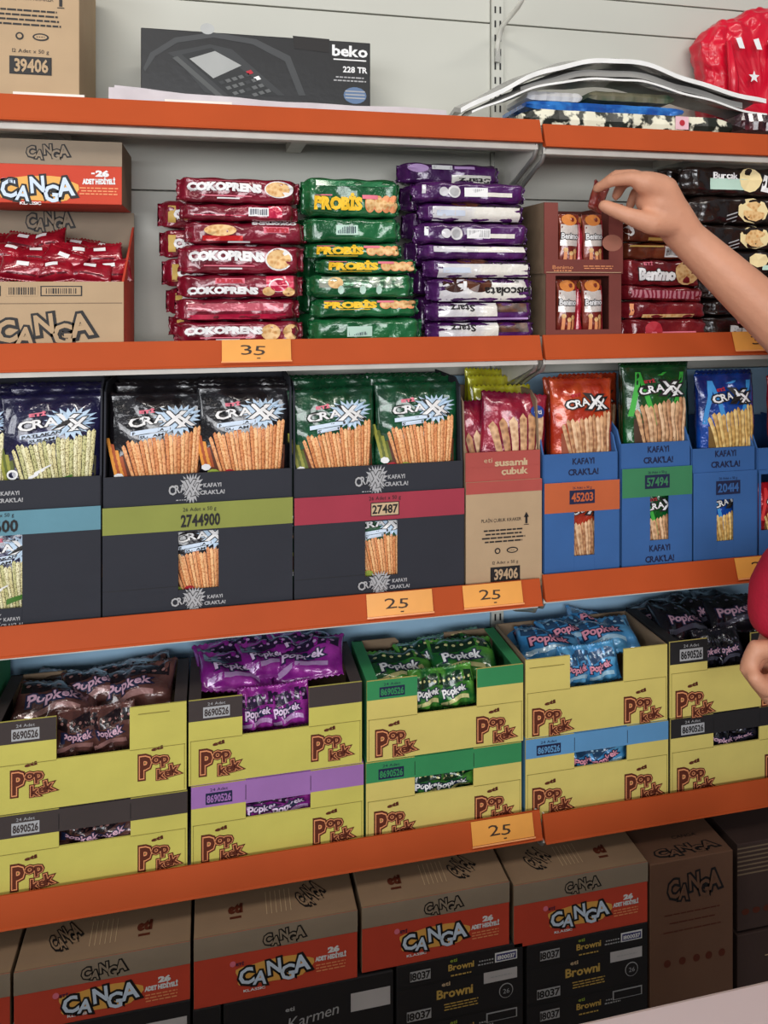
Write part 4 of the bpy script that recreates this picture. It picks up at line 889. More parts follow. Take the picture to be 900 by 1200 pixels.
for i, (px, py, y, rz, s_) in enumerate(((562, 470, .055, .1, (.8, 1, 1.2)), (590, 452, .080, -.05, (1.05, 1, 1.45)), (578, 441, .110, .05, (1, 1, 1.55)), (570, 433, .138, 0, (.95, 1, 1.6)))):
    from_meshes('snack_bag', m_ye if i else m_br, ['magenta breadstick bag squeezed behind the badge bag', 'bright yellow bag top behind the magenta breadstick bag', 'lime yellow bag, second behind the breadsticks', 'olive yellow bag at the very back of the rose-lipped carton'][i], 'snack bag', (X(px, y), y, Z(px, py, y)-(.10 if i else .135)*s_[2]), (-.08, .03*(i-1), rz), None, s_)
# cartons 5-8 blue
def draw_blue(num, ncx, lcx, ly, ny, by, bandc, wy=True):
    def d(p, f, fl_, FF, W):
        k = K(lcx, .012); a, b = FF(lcx, ly); kafayi(p, fl_, a, b, k*38, k*21, INKN); a, b = FF(ncx, ny)
        rect(p, a-k*16, a+k*16, b-k*8, b+k*8, f, INKN, .001); text(p, num, a, b, k*27, k*10, f, bandc, .03, .0014); text(p, '26 Adet x 50 g', a, b+k*11, k*24, k*3, f, INKN, 0, .001)
        if by: a, b = FF(lcx, by); kafayi(p, f, a, b, k*37, k*21, INKN)
        else: rect(p, -W/2+.002, W/2-.002, FF(lcx, 640)[1], FF(lcx, 640)[1]+.0005, f, SLOT) if False else None
    return d
tall_carton('blue carton with an orange band under the orange stick bag', 638, 726, 534, 567, 680, BLUEB, BLUEB, (567, 604, BANDOR), (673, 697, 600, 650), SC1, draw_blue('45203', 682, 685, 547, 582, None, BANDOR), side_py=500, sidem=BLUEB)
tall_carton('blue carton with a green band and repeated navy slogan', 729, 811, 521, 550, 675, BLUEB, BLUEB, (550, 586, BANDG), (762, 784, 582, 632), SC1, draw_blue('57494', 770, 773, 533, 564, 648, BANDG), side_py=490, sidem=BLUEB)
tall_carton('plain blue carton without a band holding the blue stick bag', 813, 887, 527, 555, 668, BLUEB, BLUEB, None, (840, 860, 586, 633), SC1, draw_blue('20414', 853, 852, 538, 571, None, BLUEB), side_py=496, sidem=BLUEB)
tall_carton('blue carton at the right edge holding a red stick bag', 890, 965, 526, 551, 660, BLUEB, BLUEB, None, (892, 915, 556, 620), SC1, draw_blue('31207', 935, 930, 538, 571, None, BLUEB), side_py=496, sidem=BLUEB)
def sb(ms, px, ptop, y, lab, rot, grp=None, sc=None): from_meshes('snack_bag', ms, lab, 'snack bag', (X(px, y), y, Z(px, ptop, y)-.165*(sc[2] if sc else 1)), rot, grp, sc)
sb(m_or, 681, 444, .036, 'orange bag of baked sticks standing in the orange-banded blue carton', (-.06, .02, 0)); sb(m_gr, 768, 428, .036, 'bright green bag of baked sticks in the green-banded carton', (-.05, .01, -.03)); sb(m_bl, 851, 438, .036, 'blue bag of plain sticks in the unbanded carton', (-.05, 0, 0)); sb(m_rd, 930, 440, .036, 'red bag of sticks at the right edge of the third shelf', (-.05, 0, 0))
sb(m_or, 676, 441, .080, 'second orange stick bag right behind the front orange one', (-.05, -.02, 0)); sb(m_gr, 762, 424, .080, 'second green stick bag right behind the bright green one', (-.05, .02, .03)); sb(m_bl, 851, 434, .080, 'second blue stick bag behind the front blue one', (-.05, 0, 0)); sb(m_rd, 932, 436, .080, 'second red stick bag behind the front red one', (-.05, 0, 0))
sb(m_or, 690, 438, .122, 'rearmost orange stick bag in shadow under the shelf', (-.03, 0, 0)); sb(m_gr, 772, 424, .122, 'rearmost green stick bag in shadow under the shelf', (-.03, 0, 0)); sb(m_bl, 851, 436, .122, 'rearmost blue stick bag in shadow under the shelf', (-.03, 0, 0))
for ms, px, lab in ((m_or, 684, 'orange'), (m_gr, 772, 'green'), (m_bl, 849, 'blue'), (m_rd, 910, 'red')):
    zl = Z(px, 445, .036)-.165-SC1
    from_meshes('snack_bag', ms, '%s stick bag seen through the small window of its blue carton' % lab, 'snack bag', (X(px, .02)+.002, .027, SC1+.003), (-.02, 0, 0), None, (.74, .62, min(1, (zl-.010)/.165)))
# ============================================================ FOURTH SHELF : two rows of yellow trays
SD0, SD1 = SURF['D', 0], SURF['D', 1]
def tray(label, px0, px1, ytop, ybot, notch, lipc, lipl, lipr, surf, upper, body=YEL, numcol=None, logos=(.17, .81), yf=.012, dp=.13, back=None, topm=None, inner=KRAFTD, row='upper', lift=0, slotmark=False, barh=13):
    """rows in px at the left edge; notch (px0, px1, py at px0)"""
    x0, x1 = X(px0, yf), X(px1, yf); xc = (x0+x1)/2; W = x1-x0; k = K(px0, yf); zb = surf+lift
    Hh = Z(px0, ytop, yf)-zb; th = .0025; km = K((px0+px1)/2, yf)
    t = thing('snack_tray', label, 'box', (xc, yf, zb)); FF = lambda px, py: (X(px, yf)-xc, Z(px, py, yf)-zb)
    a0 = X(notch[0], yf)-xc; a1 = X(notch[1], yf)-xc; nb = Hh-notch[2]*km; nt = Hh-(notch[3]*km if len(notch) > 3 else 0)
    m = MB()
    m.box(-W/2, W/2, 0, th, 0, nb, body); m.box(-W/2, a0, 0, th, nb, Hh, body); m.box(a1, W/2, 0, th, nb, Hh, body)
    if nt < Hh-.001: m.box(a0, a1, 0, th, nt, Hh, lipc)
    m.build('front_panel', t)
    p = MB(); f = lambda a, b, e: (a, -e, b); lh = barh*km
    if lipc:
        if nt < Hh-.001:
            rect(p, -W/2, W/2, Hh-lh, Hh, f, lipc, .0004)
            for aa in (a0, a1): rect(p, aa-.0004, aa+.0004, Hh-lh*.9, Hh-lh*.2, f, INKD, .0008)
        else:
            if lipl: rect(p, -W/2, a0, Hh-lh, Hh, f, lipc, .0004)
            if lipr: rect(p, a1, W/2, Hh-lh, Hh, f, lipc, .0004)
        if numcol:
            cx = -W/2+W*.155 if px0 > -10 else X(30, yf)-xc
            bx = (cx, Hh-lh*.55); rect(p, cx-km*15, cx+km*15, Hh-lh*.88, Hh-lh*.36, f, numcol, .0008)
            r2 = random.Random(px0)
            text(p, ''.join(r2.choice('0123456789') for _ in range(7)) if False else '8690526', cx, Hh-lh*.62, km*27, lh*.34, f, lipc, .03, .0012); text(p, '24 Adet', cx, Hh-lh*.22, km*20, lh*.14, f, numcol, 0, .0008)
    fz = nb-km*1; fl0 = nb-.004 if nb < Hh*.8 else nb
    rect(p, -W/2+.003, a0-.002 if False else W/2-.003, fz-.0035 if False else nb-.0045, nb-.0040, f, mat('fold_crease', (150, 136, 60)), .0004) if False else None
    # folded-edge creases left and right of the notch
    CR = mat('fold_crease', (138, 124, 54), .7)
    rect(p, -W/2+.002, a0, nb-.0007, nb, f, CR, .0006); rect(p, a1, W/2-.002, nb-.0007, nb, f, CR, .0006); rect(p, -W/2+.0025, -W/2+.0031, .002, nb, f, CR, .0006); rect(p, W/2-.0031, W/2-.0025, .002, nb, f, CR, .0006)
    for q in logos:
        popkek(p, -W/2+W*q if px0 != -16 and px0 != -18 else (X(37, yf)-xc if q < .5 else X(185, yf)-xc), Hh-72*km, 43*km, 41*km, f)
    if slotmark: rect(p, a1+(W/2-a1)*.15, a1+(W/2-a1)*.7, Hh-.0105, Hh-.0095, f, CR, .0008) if slotmark > 0 else rect(p, -W/2+.006, a0-.010, Hh-.013, Hh-.012, f, CR, .0008)
    p.build('print', t)
    for sx in (-1, 1):
        m = MB(); xx = -W/2 if sx < 0 else W/2-th; m.box(xx, xx+th, th, dp, 0, Hh, topm or inner)
        if topm: m.box(-W/2+th if sx < 0 else W/2-.017, -W/2+.017 if sx < 0 else W/2-th, th, dp, Hh-.0015, Hh, topm)
        m.build('side_panel', t)
    m = MB(); b0, b1 = (-.18*W, .14*W) if upper else (0, 0)
    m.box(-W/2+th, W/2-th, dp-th, dp, 0, Hh*.45, inner)
    if upper:
        for (aa, bb) in ((-W/2+th, b0), (b1, W/2-th)): m.prism([(aa, dp-th, Hh*.45), (bb, dp-th, Hh*.45), (bb, dp-th, Hh-.006), (bb-.006*(1 if bb == b0 else 0), dp-th, Hh), (aa, dp-th, Hh)], (0, th, 0), inner)
    else: m.box(-W/2+th, W/2-th, dp-th, dp, Hh*.45, Hh, inner)
    m.build('back_panel', t); m = MB(); m.box(-W/2+th, W/2-th, th, dp-th, 0, th, inner); m.build('base', t)
    if not upper:
        m = MB(); m.box(-W/2, W/2, th, dp, Hh+.0001, Hh+.0016, topm or body); m.build('lid', t)
    return dict(xc=xc, W=W, H=Hh, zb=zb, yf=yf, a0=a0, a1=a1, nb=nb, dp=dp)
# cake bags
def cb(name, c1, c2, **kk): return foil(name, c1, c2, **kk)
M_BROWN = cb('cocoa_film', (84, 52, 48), (112, 72, 66), scale=14); M_PURP = cb('violet_film', (126, 26, 128), (176, 60, 170), scale=14); M_GREEN = cb('leaf_green_film', (24, 96, 44), (90, 160, 60), scale=12, lo=.45, hi=.55); M_BLUE = cb('sky_film', (60, 140, 200), (110, 182, 226), scale=14); M_BLACK = cb('black_film', (20, 18, 26), (38, 34, 46), scale=14)
def cake_bag_draw(dark, lite, sp=INKW):
    def d(p_, fr, w, h):
        g = lambda a, b, e: fr(a, b, e)
        rect(p_, -w*.44, w*.44, h*.60, h*.86, lambda a, b, e: g(a, b+.003*math.sin(a*90), e), dark, .0006, 10, 3)
        rect(p_, -w*.40, w*.3, h*.16, h*.26, lambda a, b, e: g(a, b+.004*math.sin(a*70+1), e), lite, .0006, 10, 2)
        for of, m_, e in ((.13, INKN, .0009), (.03, sp, .0013)):
            text(p_, 'Popkek', -w*.04, h*.46, w*.56, h*.17, g, m_, of, e, [(0, 0, 1.2), (0, .1, 1), (0, 0, 1), (0, -.05, 1), (0, .05, 1), (0, 0, 1)], .1)
        for q in range(7): disc(p_, w*(-.36+.12*q), h*.73, w*.03, h*.035, g, lite, .0012, 6)
    return d
PG = foil('dark_grape_film', (40, 18, 56)); LG = foil('lilac_film', (190, 150, 200)); BG = foil('coffee_dark_film', (30, 20, 26)); BGL = foil('blush_film', (160, 116, 112))  # LG: pale lilac wave and dots of the violet wrapper pattern
T_BR = [bag_mesh(.088, .062, .030, M_BROWN, s, cake_bag_draw(BG, BGL, ink('rose_white_ink', (214, 170, 190))), .1, 2.0) for s in (31, 32)]
T_PU = [bag_mesh(.088, .062, .032, M_PURP, s, cake_bag_draw(PG, LG, ink('lilac_white_ink', (230, 206, 236))), .1, 2.1) for s in (33, 34)]
T_GR = [bag_mesh(.088, .062, .030, M_GREEN, s, cake_bag_draw(foil('forest_film', (14, 50, 30)), foil('cream_film', (220, 214, 150))), .1, 2.0) for s in (35, 36)]
T_BL = [bag_mesh(.088, .062, .030, M_BLUE, s, cake_bag_draw(foil('slate_film', (50, 84, 120)), foil('pale_sky_film', (170, 210, 234)), ink('rose_ink', (230, 150, 170))), .1, 2.0) for s in (37, 38)]
T_BK = [bag_mesh(.088, .062, .030, M_BLACK, s, cake_bag_draw(foil('ink_film', (10, 10, 16)), foil('steel_film', (80, 80, 96)), ink('rose_white_ink', (214, 170, 190))), .1, 2.0) for s in (39, 40)]
HEAPW = ['left front in the opening', 'right front in the opening', 'on top at the left', 'on top at the right', 'rear left', 'rear right']
def heap(b, ms, nm_, colour, upper, surf, lv=0, seed=0):
    r = random.Random(seed); H_ = b['H']
    def put(x, y, z, rot, lab, sc=(1, 1, 1)): from_meshes('cake_bag', ms[r.randrange(2)], '%s wrapped cake, %s of the %s' % (colour, lab, nm_), 'snack', (b['xc']+x, b['yf']+y, b['zb']+z), rot, '%s wrapped cakes in the %s' % (colour, nm_), sc)
    ac = (b['a0']+b['a1'])/2; aw = b['a1']-b['a0']
    if upper:
        z0 = max(.006, b['nb']-.012)
        put(ac-aw*.27, .026, z0, (-.25, .1, .15), HEAPW[0], (aw*.55/.088*1.25, 1, .95)); put(ac+aw*.27, .027, z0, (-.25, -.15, -.12), HEAPW[1], (aw*.55/.088*1.25, 1, .95))
        for q, (fx, y, dz, rx, ry) in enumerate(((-.22, .045, lv, -1.05, .08), (.20, .050, lv+.003, -1.0, -.10), (-.23, .088, lv-.004, -1.15, -.05), (.22, .090, lv+.001, -1.15, .07))):
            if q == 3: put(.0, .068, H_-.028+dz, (-1.1, .05, .2), 'in the middle', (1.1, 1.1, 1.1))
            put(b['W']*fx, y, H_-.030+dz, (rx+r.uniform(-.12, .12), ry+r.uniform(-.16, .16), r.uniform(-.3, .3)), HEAPW[q+2], (1.22*min(1.1, b['W']/.235), 1.1, 1.12))
    else:
        put(ac-aw*.25, .024, b['nb']-.02, (-.1, .2, .1), HEAPW[0], (.9, 1, .72)); put(ac+aw*.27, .024, b['nb']-.02, (-.1, -.25, -.1), HEAPW[1], (.9, 1, .72))
# lower row first (px rows at left edge)
L1 = tray('lower yellow tray with a charcoal band at the left end of the fourth shelf', -18, 219.5, 960, 1077, (69, 153, 44, 23), CHARB, 1, 1, SD0, False, numcol=INKG, topm=CHARB, barh=26)
L2 = tray('lower yellow tray with a lilac band', 224, 426, 923, 1040, (288, 364, 44, 27), PURB, 1, 1, SD0, False, numcol=INKN, topm=PURB, barh=25)
L3 = tray('lower yellow tray with a green band, beneath the green-rimmed tray', 429, 611, 895, 1006, (486, 555, 44, 24), GREENB, 1, 1, SD0, False, body=YEL2, numcol=INKN, topm=GREENB, barh=23)
L4 = tray('lower yellow tray with a sky blue band', 616, 783, 867.5, 973, (673, 735, 40, 21), SKYB, 1, 1, SD1, False, body=YEL2, numcol=INKN, topm=SKYB, barh=22)
L5 = tray('lower yellow tray with a black band at the right edge', 786, 945, 843.5, 945, (836, 890, 38, 22), BLACKB, 1, 1, SD1, False, body=YEL2, numcol=INKG, topm=BLACKB, barh=22)
def up(b, d_): return b['H']+.0022 
def trayU(label, px0, px1, ytop, below, surf, *a, **k_):
    yf = .012; kk = K(px0, yf); zb = below['zb']+below['H']+.0022; ybot = HY+(H-zb)/kk
    return tray(label, px0, px1, ytop, ybot, *a, surf, True, lift=zb-surf, **k_)
U1 = trayU('upper yellow tray of cocoa-coloured cakes at the left end', -16, 218.5, 849, L1, SD0, (66, 152, 50), CHARB, 1, 0, numcol=INKG, topm=CHARB, barh=26, slotmark=1)
U2 = trayU('upper yellow tray heaped with violet cakes', 221, 424, 822, L2, SD0, (284, 362, 46), CHARB, 1, 1, numcol=INKG, topm=CHARB, barh=24)
U3 = trayU('upper yellow tray with a green rim and green cakes', 430, 613, 799, L3, SD0, (489, 559, 44), GREENB, 1, 1, body=YEL2, numcol=INKN, topm=GREENB, barh=22)
U4 = trayU('upper yellow tray without a coloured rim holding sky blue cakes', 616, 782, 774, L4, SD1, (668, 731, 38), None, 0, 0, body=YEL2, slotmark=-1)
U5 = trayU('upper yellow tray with a black rim at the right edge', 785, 940, 753, L5, SD1, (829, 880, 36), BLACKB, 1, 1, body=YEL2, numcol=INKG, topm=BLACKB, inner=card('black_board_inside', (60, 54, 52)), barh=26)
heap(U1, T_BR, 'leftmost upper tray', 'cocoa brown', True, SD0, -.006, 1); heap(U2, T_PU, 'charcoal-rimmed second upper tray', 'violet', True, SD0, .012, 2); heap(U3, T_GR, 'green-rimmed upper tray', 'green and cream', True, SD0, -.014, 3); heap(U4, T_BL, 'unrimmed upper tray', 'sky blue', True, SD1, -.004, 4); heap(U5, T_BK, 'black-rimmed upper tray', 'black', True, SD1, .004, 5)
heap(L1, T_BR, 'charcoal-banded lower tray', 'cocoa brown', False, SD0, 0, 6); heap(L2, T_PU, 'lilac-banded lower tray', 'violet', False, SD0, 0, 7); heap(L3, T_GR, 'green-banded lower tray', 'green and cream', False, SD0, 0, 8); heap(L4, T_BL, 'sky-banded lower tray', 'sky blue', False, SD1, 0, 9); heap(L5, T_BK, 'black-banded lower tray', 'black', False, SD1, 0, 10)
U0 = tray('green-rimmed tray mostly beyond the left edge of the picture', -235, -22, 800, 1090, (-160, -90, 44), GREENB, 1, 1, SD0, True, topm=GREENB, dp=.15)

# ============================================================ BOTTOM : cartons on the base deck
YB0 = -.03
def bottom_carton(label, px0, px1, pt, pb, draw, m, top, dp=.2, side=KRAFTD, yf=YB0, pxt=None, zb=None):
    zb = Z(px0, pb, yf) if zb is None else zb
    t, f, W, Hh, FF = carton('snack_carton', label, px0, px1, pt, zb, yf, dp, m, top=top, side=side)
    p = MB(); draw(p, f, FF, W, Hh); p.build('print', t)
    if hasattr(p, 'top'): p.top.build('top_print', t)
    return t, zb, W, Hh, FF
TOPD = card('shaded_kraft_top', (152, 124, 96))  # same kraft, darkened so the colour carries the base deck's shade
def cangabox(cx, cy, sx, sy, kx, px0, pt, flip):
    def d(p, f, FF, W, Hh):
        k = K(cx, YB0); bt = .0275*W/.22; rect(p, -W/2, W/2, Hh-.030, Hh, f, GREYK, .0005)
        canga(p, W*(.0 if not flip else .04), Hh-.017, W*.24, W*.055, f, None, INKD, GREYK, 0)
        canga(p, -W*.02, (Hh-.030)*.52, W*.41, W*.085, f, INKY, INKD, PALEB, .0)
        a = -W*.27; b = (Hh-.03)*.8; disc(p, a, b, .004, .004, f, PINKI); text(p, 'ETİ', a+.010, b-.001, .010, .004, f, INKN, .03, .0012)
        text(p, 'KLASSIC', -W*.14, (Hh-.03)*.2, W*.13, .0035, f, INKW, .03)
        a, b = W*.33, (Hh-.03)*.72; text(p, '26', a+.004, b, W*.065, W*.032, f, INKW, .07); text(p, 'ADET HEDİYELİ', a, b-W*.043, W*.19, W*.026, f, INKW, .07); stripes(p, a, b-W*.10, W*.23, W*.055, 3, f, INKP, 3)
        ft = lambda a, b, e: (a, b, Hh+e); p0 = p; p = MB(); p0.top = p     # top face prints
        order = (-.25, .02, .22) if flip else (.22, -.02, -.25)
        canga(p, W*order[2], .042, W*.16, .022, ft, None, INKD, TOPD, .5)
        for q in range(6): rect(p, W*order[1]-W*.08+q*W*.03, W*order[1]-W*.076+q*W*.03, .02, .06, ft, INKT, .0005)
        text(p, 'eti', W*order[0], .040, W*.08, .016, ft, INKB, .07); rect(p, W*order[0]-W*.035, W*order[0]+W*.035, .022, .026, ft, INKB)
        rect(p, -W/2, W/2, .0005, .0012, ft, KRAFTD, .0004)
    return d
cs = [('orange-red fronted carton on the base deck, first from the left', 16, 223, 1140, 1212, 0), ('orange-red fronted carton on the base deck, second from the left', 227, 419, 1101, 1184, 1), ('orange-red fronted carton on the base deck, third from the left', 424, 597, 1064, 1141, 1), ('orange-red fronted carton on the base deck, fourth and rightmost', 602, 759, 1038, 1112, 0)]
zb_list = []
for lb, a, b, c, d_, fl2 in cs:
    o, zb, W, Hh, FF = bottom_carton(lb, a, b, c, d_, cangabox((a+b)/2, 0, 0, 0, 0, a, c, fl2), REDB, TOPD); zb_list.append(zb)
bottom_carton('orange-red fronted carton cut off by the left edge, beside the first', -200, 12, 1178, 1256, cangabox(-90, 0, 0, 0, 0, -200, 1178, 0), REDB, TOPD)
def brown_draw(kind):
    def d(p, f, FF, W, Hh):
        zt_ = Hh
        if kind == 'k':
            text(p, 'Karmen', W*.02, Hh-.040, W*.30, .016, f, INKG, .0, rot=.12, lean=.25); text(p, 'eti', -W*.12, Hh-.024, .012, .006, f, INKG, .03); rect(p, W*.24, W*.48, Hh-.046, Hh-.020, f, ink('label_white', (200, 196, 196)))
            return
        def rowp(y, s):
            code(p, '18037', -W*.32, y, W*.17, .017*s, f, INKG, INKD); text(p, 'Browni', -W*.0, y+.002, W*.2*s, .009*s, f, GOLDI, .03); text(p, 'eti', -W*.06, y+.012*s, .010, .005, f, OLV, .03); stripes(p, W*.0, y-.010*s, W*.2, .005, 1, f, GOLDI, 3); stripes(p, W*.2, y, W*.14, .010, 2, f, INKG, 4)
        rowp(Hh-.018, 1.0); rect(p, W*.27, W*.45, Hh-.022, Hh-.008, f, INKW); rect(p, W*.28, W*.44, Hh-.020, Hh-.010, f, ink('blue_label_ink', (60, 60, 120)), .0009); text(p, '1800037', W*.36, Hh-.015, W*.14, .006, f, INKW, .03, .0013)
        rect(p, -W/2, W/2, Hh-.0335, Hh-.0325, f, SLOT)
        rect(p, W*.18, W*.45, Hh-.050, Hh-.034, f, ink('label_white', (200, 196, 196))); stripes(p, W*.32, Hh-.042, W*.18, .003, 1, f, INKG, 6, .0009)
        text(p, 'Browni', -W*.05, Hh-.052, W*.28, .013, f, GOLDI, .03); text(p, 'eti', -W*.12, Hh-.038, .012, .006, f, INKT, .03)
        code(p, '18037', -W*.33, Hh-.075, W*.2, .017, f, INKG, INKD); stripes(p, 0, Hh-.072, W*.3, .012, 3, f, GOLDI, 5)
        disc(p, W*.36, Hh-.066, .011, .011, f, INKG, .0005); disc(p, W*.36, Hh-.066, .0098, .0098, f, BLACKB, .0009); text(p, '26', W*.36, Hh-.066, .010, .007, f, INKG, 0, .0013)
        rect(p, -W/2, W/2, Hh-.0895, Hh-.0885, f, SLOT); rowp(Hh-.108, 1.0); rect(p, W*.2, W*.45, Hh-.108, Hh-.094, f, INKG); rect(p, W*.21, W*.44, Hh-.1065, Hh-.0955, f, BLACKB, .0009)
    return d
for i, (a, b, kd, lb) in enumerate(((16, 223, 'k', 'black carton beneath the first orange-red carton'), (262, 461, 'k', 'black carton with slanted silver lettering, beneath the second orange-red carton'), (465, 613, 'b', 'black carton with gold lettering, left of the two gold-lettered ones'), (618, 759, 'b', 'black carton with gold lettering, right one beside the plain brown carton'), (226, 259, 'n', 'narrow black carton wedged left of the silver-lettered carton'))):
    j = {0: 0, 1: 1, 2: 2, 3: 3, 4: 1}[i]; zt_ = zb_list[j]-.0006
    if i == 1: zt_ = min(zb_list[1], zb_list[2])-.0006
    x0, x1 = X(a, YB0), X(b, YB0); t = thing('black_carton', lb, 'box', ((x0+x1)/2, YB0, .1205)); Hh = zt_-.1205; W = x1-x0
    m = MB(); m.box(-W/2, W/2, 0, .2, 0, Hh, BLACKB); m.build('body', t, .0012)
    p = MB()
    if kd != 'n': brown_draw(kd)(p, lambda aa, bb, e: (aa, -e, bb), None, W, Hh); p.build('print', t)
x0, x1 = X(762, YB0), X(859, YB0); zt_ = Z(762, 1014, YB0); t = thing('tall_carton', 'tall plain brown carton with black logo, right of the orange-red cartons', 'box', ((x0+x1)/2, YB0, .1205)); W = x1-x0; Hh = zt_-.1205
m = MB(); m.box(-W/2, W/2, 0, .18, 0, Hh, KRAFTS); m.build('body', t, .0012)
f = lambda a, b, e: (a, -e, b); ft = lambda a, b, e: (a, b, Hh+e); p = MB(); k = K(810, YB0)
canga(p, W*.02, Hh-k*32, W*.60, k*18, f, None, INKD, KRAFTS); canga(p, 0, .018, W*.7, .012, ft, None, INKD, KRAFTS); text(p, 'CANGA', W*.1, .045, W*.3, .006, ft, INKD, 0)
for q in range(3): stripes(p, 0, Hh-k*(62+q*10), W*.7, .004, 1, f, INKB, q)
for q in (-.3, -.12, .05, .2, .36): disc(p, W*q, Hh-k*118, .006, .006, f, INKB)
p.build('print', t)
# far right stack of flat cartons
x0 = X(864, YB0+.02); 
for i, (pt, pb, lb) in enumerate(((990, 1092, 'brown ridged carton at the right edge, upper'), (1097, 1215, 'brown ridged carton at the right edge, lower'))):
    zt_, zb = Z(864, pt, YB0+.02), Z(864, pb, YB0+.02)
    if i: zb = .1205
    t = thing('snack_carton', lb, 'box', (x0+.10, YB0+.02, zb)); m = MB(); m.box(-.10, .10, 0, .16, 0, zt_-zb, card('dark_brown_board', (70, 50, 44))); m.build('body', t, .001)
    p = MB()
    if not i: [rect(p, -.1, .1, (zt_-zb)-.006-q*.007, (zt_-zb)-.0085-q*.007, f, KRAFTD) for q in range(7)]; [disc(p, -.085+.02*q, .03, .007, .005, f, INKB) for q in range(3)]
    else: stripes(p, 0, zt_-zb-.04, .12, .004, 1, f, INKT, 3)
    p.build('print', t)
# extra filler behind the counter line
# ============================================================ COUNTER in front, low right
yc = -.42; zc = Z(900, 1147, yc)
t = thing('counter', 'pale pinkish white counter top crossing the lower right corner', 'counter', (.05, yc, 0))
CT_M = mat('pinkish_white_laminate', (214, 196, 194), .45, var=.04, scale=5)
m = MB(); m.box(-1.4, .68, -.6, 0, zc-.03, zc, CT_M); m.build('top', t, .004)
m = MB(); m.box(-1.37, .65, -.57, -.03, 0, zc-.03, mat('counter_front', (190, 184, 180), .5)); m.build('body', t)

# ============================================================ PERSON at the right, reaching
SKIN = mat('skin', (206, 148, 118), .5, var=.07, scale=22, bump=.12, bscale=160)
def chain(mb, pts, rad, n=14, sub=3):
    P_ = [Vector(p) for p in pts]; out = []; rr = []
    for i in range(len(P_)-1):
        for s in range(sub):
            q = s/sub; out.append(P_[i].lerp(P_[i+1], q)); rr.append(rad[i]+(rad[i+1]-rad[i])*q)
    out.append(P_[-1]); rr.append(rad[-1])
    # rounded end caps
    d0 = (out[0]-out[1]).normalized(); d1 = (out[-1]-out[-2]).normalized()
    out = [out[0]+d0*rr[0]*.85, out[0]+d0*rr[0]*.5]+out+[out[-1]+d1*rr[-1]*.5, out[-1]+d1*rr[-1]*.85]; rr = [rr[0]*.45, rr[0]*.85]+rr+[rr[-1]*.85, rr[-1]*.45]
    mb.tube(out, rr, SKIN, n)
def remeshed(mb, name, voxel, parent, m_, smooth=6):
    o = bpy.data.objects.new(name+'_src', mb.mesh(name)); COL.objects.link(o)
    r_ = o.modifiers.new('r', 'REMESH'); r_.mode = 'VOXEL'; r_.voxel_size = voxel; r_.use_smooth_shade = True
    s_ = o.modifiers.new('s', 'SMOOTH'); s_.iterations = smooth; s_.factor = .5
    dg = bpy.context.evaluated_depsgraph_get(); me = bpy.data.meshes.new_from_object(o.evaluated_get(dg)); me.name = name
    me.materials.clear(); me.materials.append(m_)
    old = o.data; bpy.data.objects.remove(o); bpy.data.meshes.remove(old)
    c = bpy.data.objects.new(name, me); COL.objects.link(c); c.parent = parent; return c
per = thing('person', 'person in a red top reaching in from the right edge with bare forearm', 'person', (1.06, -.33, 0))
off = Vector(per.location)
b = MB()
def C(pts, rad, n=14, sub=3): chain(b, [Vector(p)-off for p in pts], rad, n, sub)
def Q(px, py, y): return P(px, py, y)
# right arm
wr_ = Q(802, 276, -.085); el = Vector((.90, -.15, 1.300)); sh = Vector((1.07, -.19, 1.43)); shl = Vector((1.02, -.50, 1.42))
C([sh, el], [.052, .042]); C([el, el.lerp(wr_, .3), el.lerp(wr_, .75), wr_], [.041, .043, .034, .028])
C([wr_, Q(784, 250, -.085), Q(768, 234, -.085)], [.029, .031, .030])            # heel of the hand
C([wr_, Q(775, 222, -.095), Q(755, 214, -.10)], [.024, .024, .018]); C([wr_, Q(778, 240, -.07), Q(756, 236, -.065)], [.024, .023, .016])
# fingers: index..little, arched from knuckles to the pinch at (697,218)
C([Q(768, 214, -.098), Q(738, 209, -.098), Q(716, 212, -.078), Q(699, 221, -.055)], [.0125, .0110, .0095, .0078])
C([Q(768, 218, -.082), Q(742, 206, -.078), Q(722, 206, -.058), Q(706, 217, -.036)], [.0125, .0110, .0098, .0080])
C([Q(770, 222, -.066), Q(748, 209, -.058), Q(730, 214, -.036), Q(722, 230, -.020)], [.0120, .0105, .0092, .0078])
C([Q(774, 228, -.054), Q(756, 217, -.044), Q(744, 226, -.026), Q(738, 242, -.016)], [.0110, .0095, .0084, .0072])
# thumb from the lower side of the palm
C([Q(788, 262, -.092), Q(762, 262, -.100), Q(734, 252, -.094), Q(708, 241, -.078)], [.022, .0165, .0125, .0100])
# left arm
wl = Vector(Q(918, 738, -.16)); ell = Vector((.98, -.44, 1.12))
C([shl, ell], [.055, .044]); C([ell, ell.lerp(wl, .35), wl], [.044, .042, .029])
hp = lambda px, py, y: Q(px, py, y)
C([wl, hp(914, 770, -.165), hp(908, 790, -.165)], [.028, .032, .028])
for (y, a, bb) in ((-.205, 0, 0), (-.185, 3, 4), (-.165, 6, 9), (-.148, 10, 14)):
    C([hp(912+a, 762+bb, y), hp(886+a, 760+bb, y+.004), hp(876+a, 784+bb, y+.006), hp(893+a, 806+bb, y+.004), hp(908+a, 800+bb, y+.002)], [.0125, .0122, .0115, .0105, .0095])
C([hp(912, 800, -.21), hp(896, 806, -.215), hp(884, 794, -.214)], [.015, .0125, .0105])
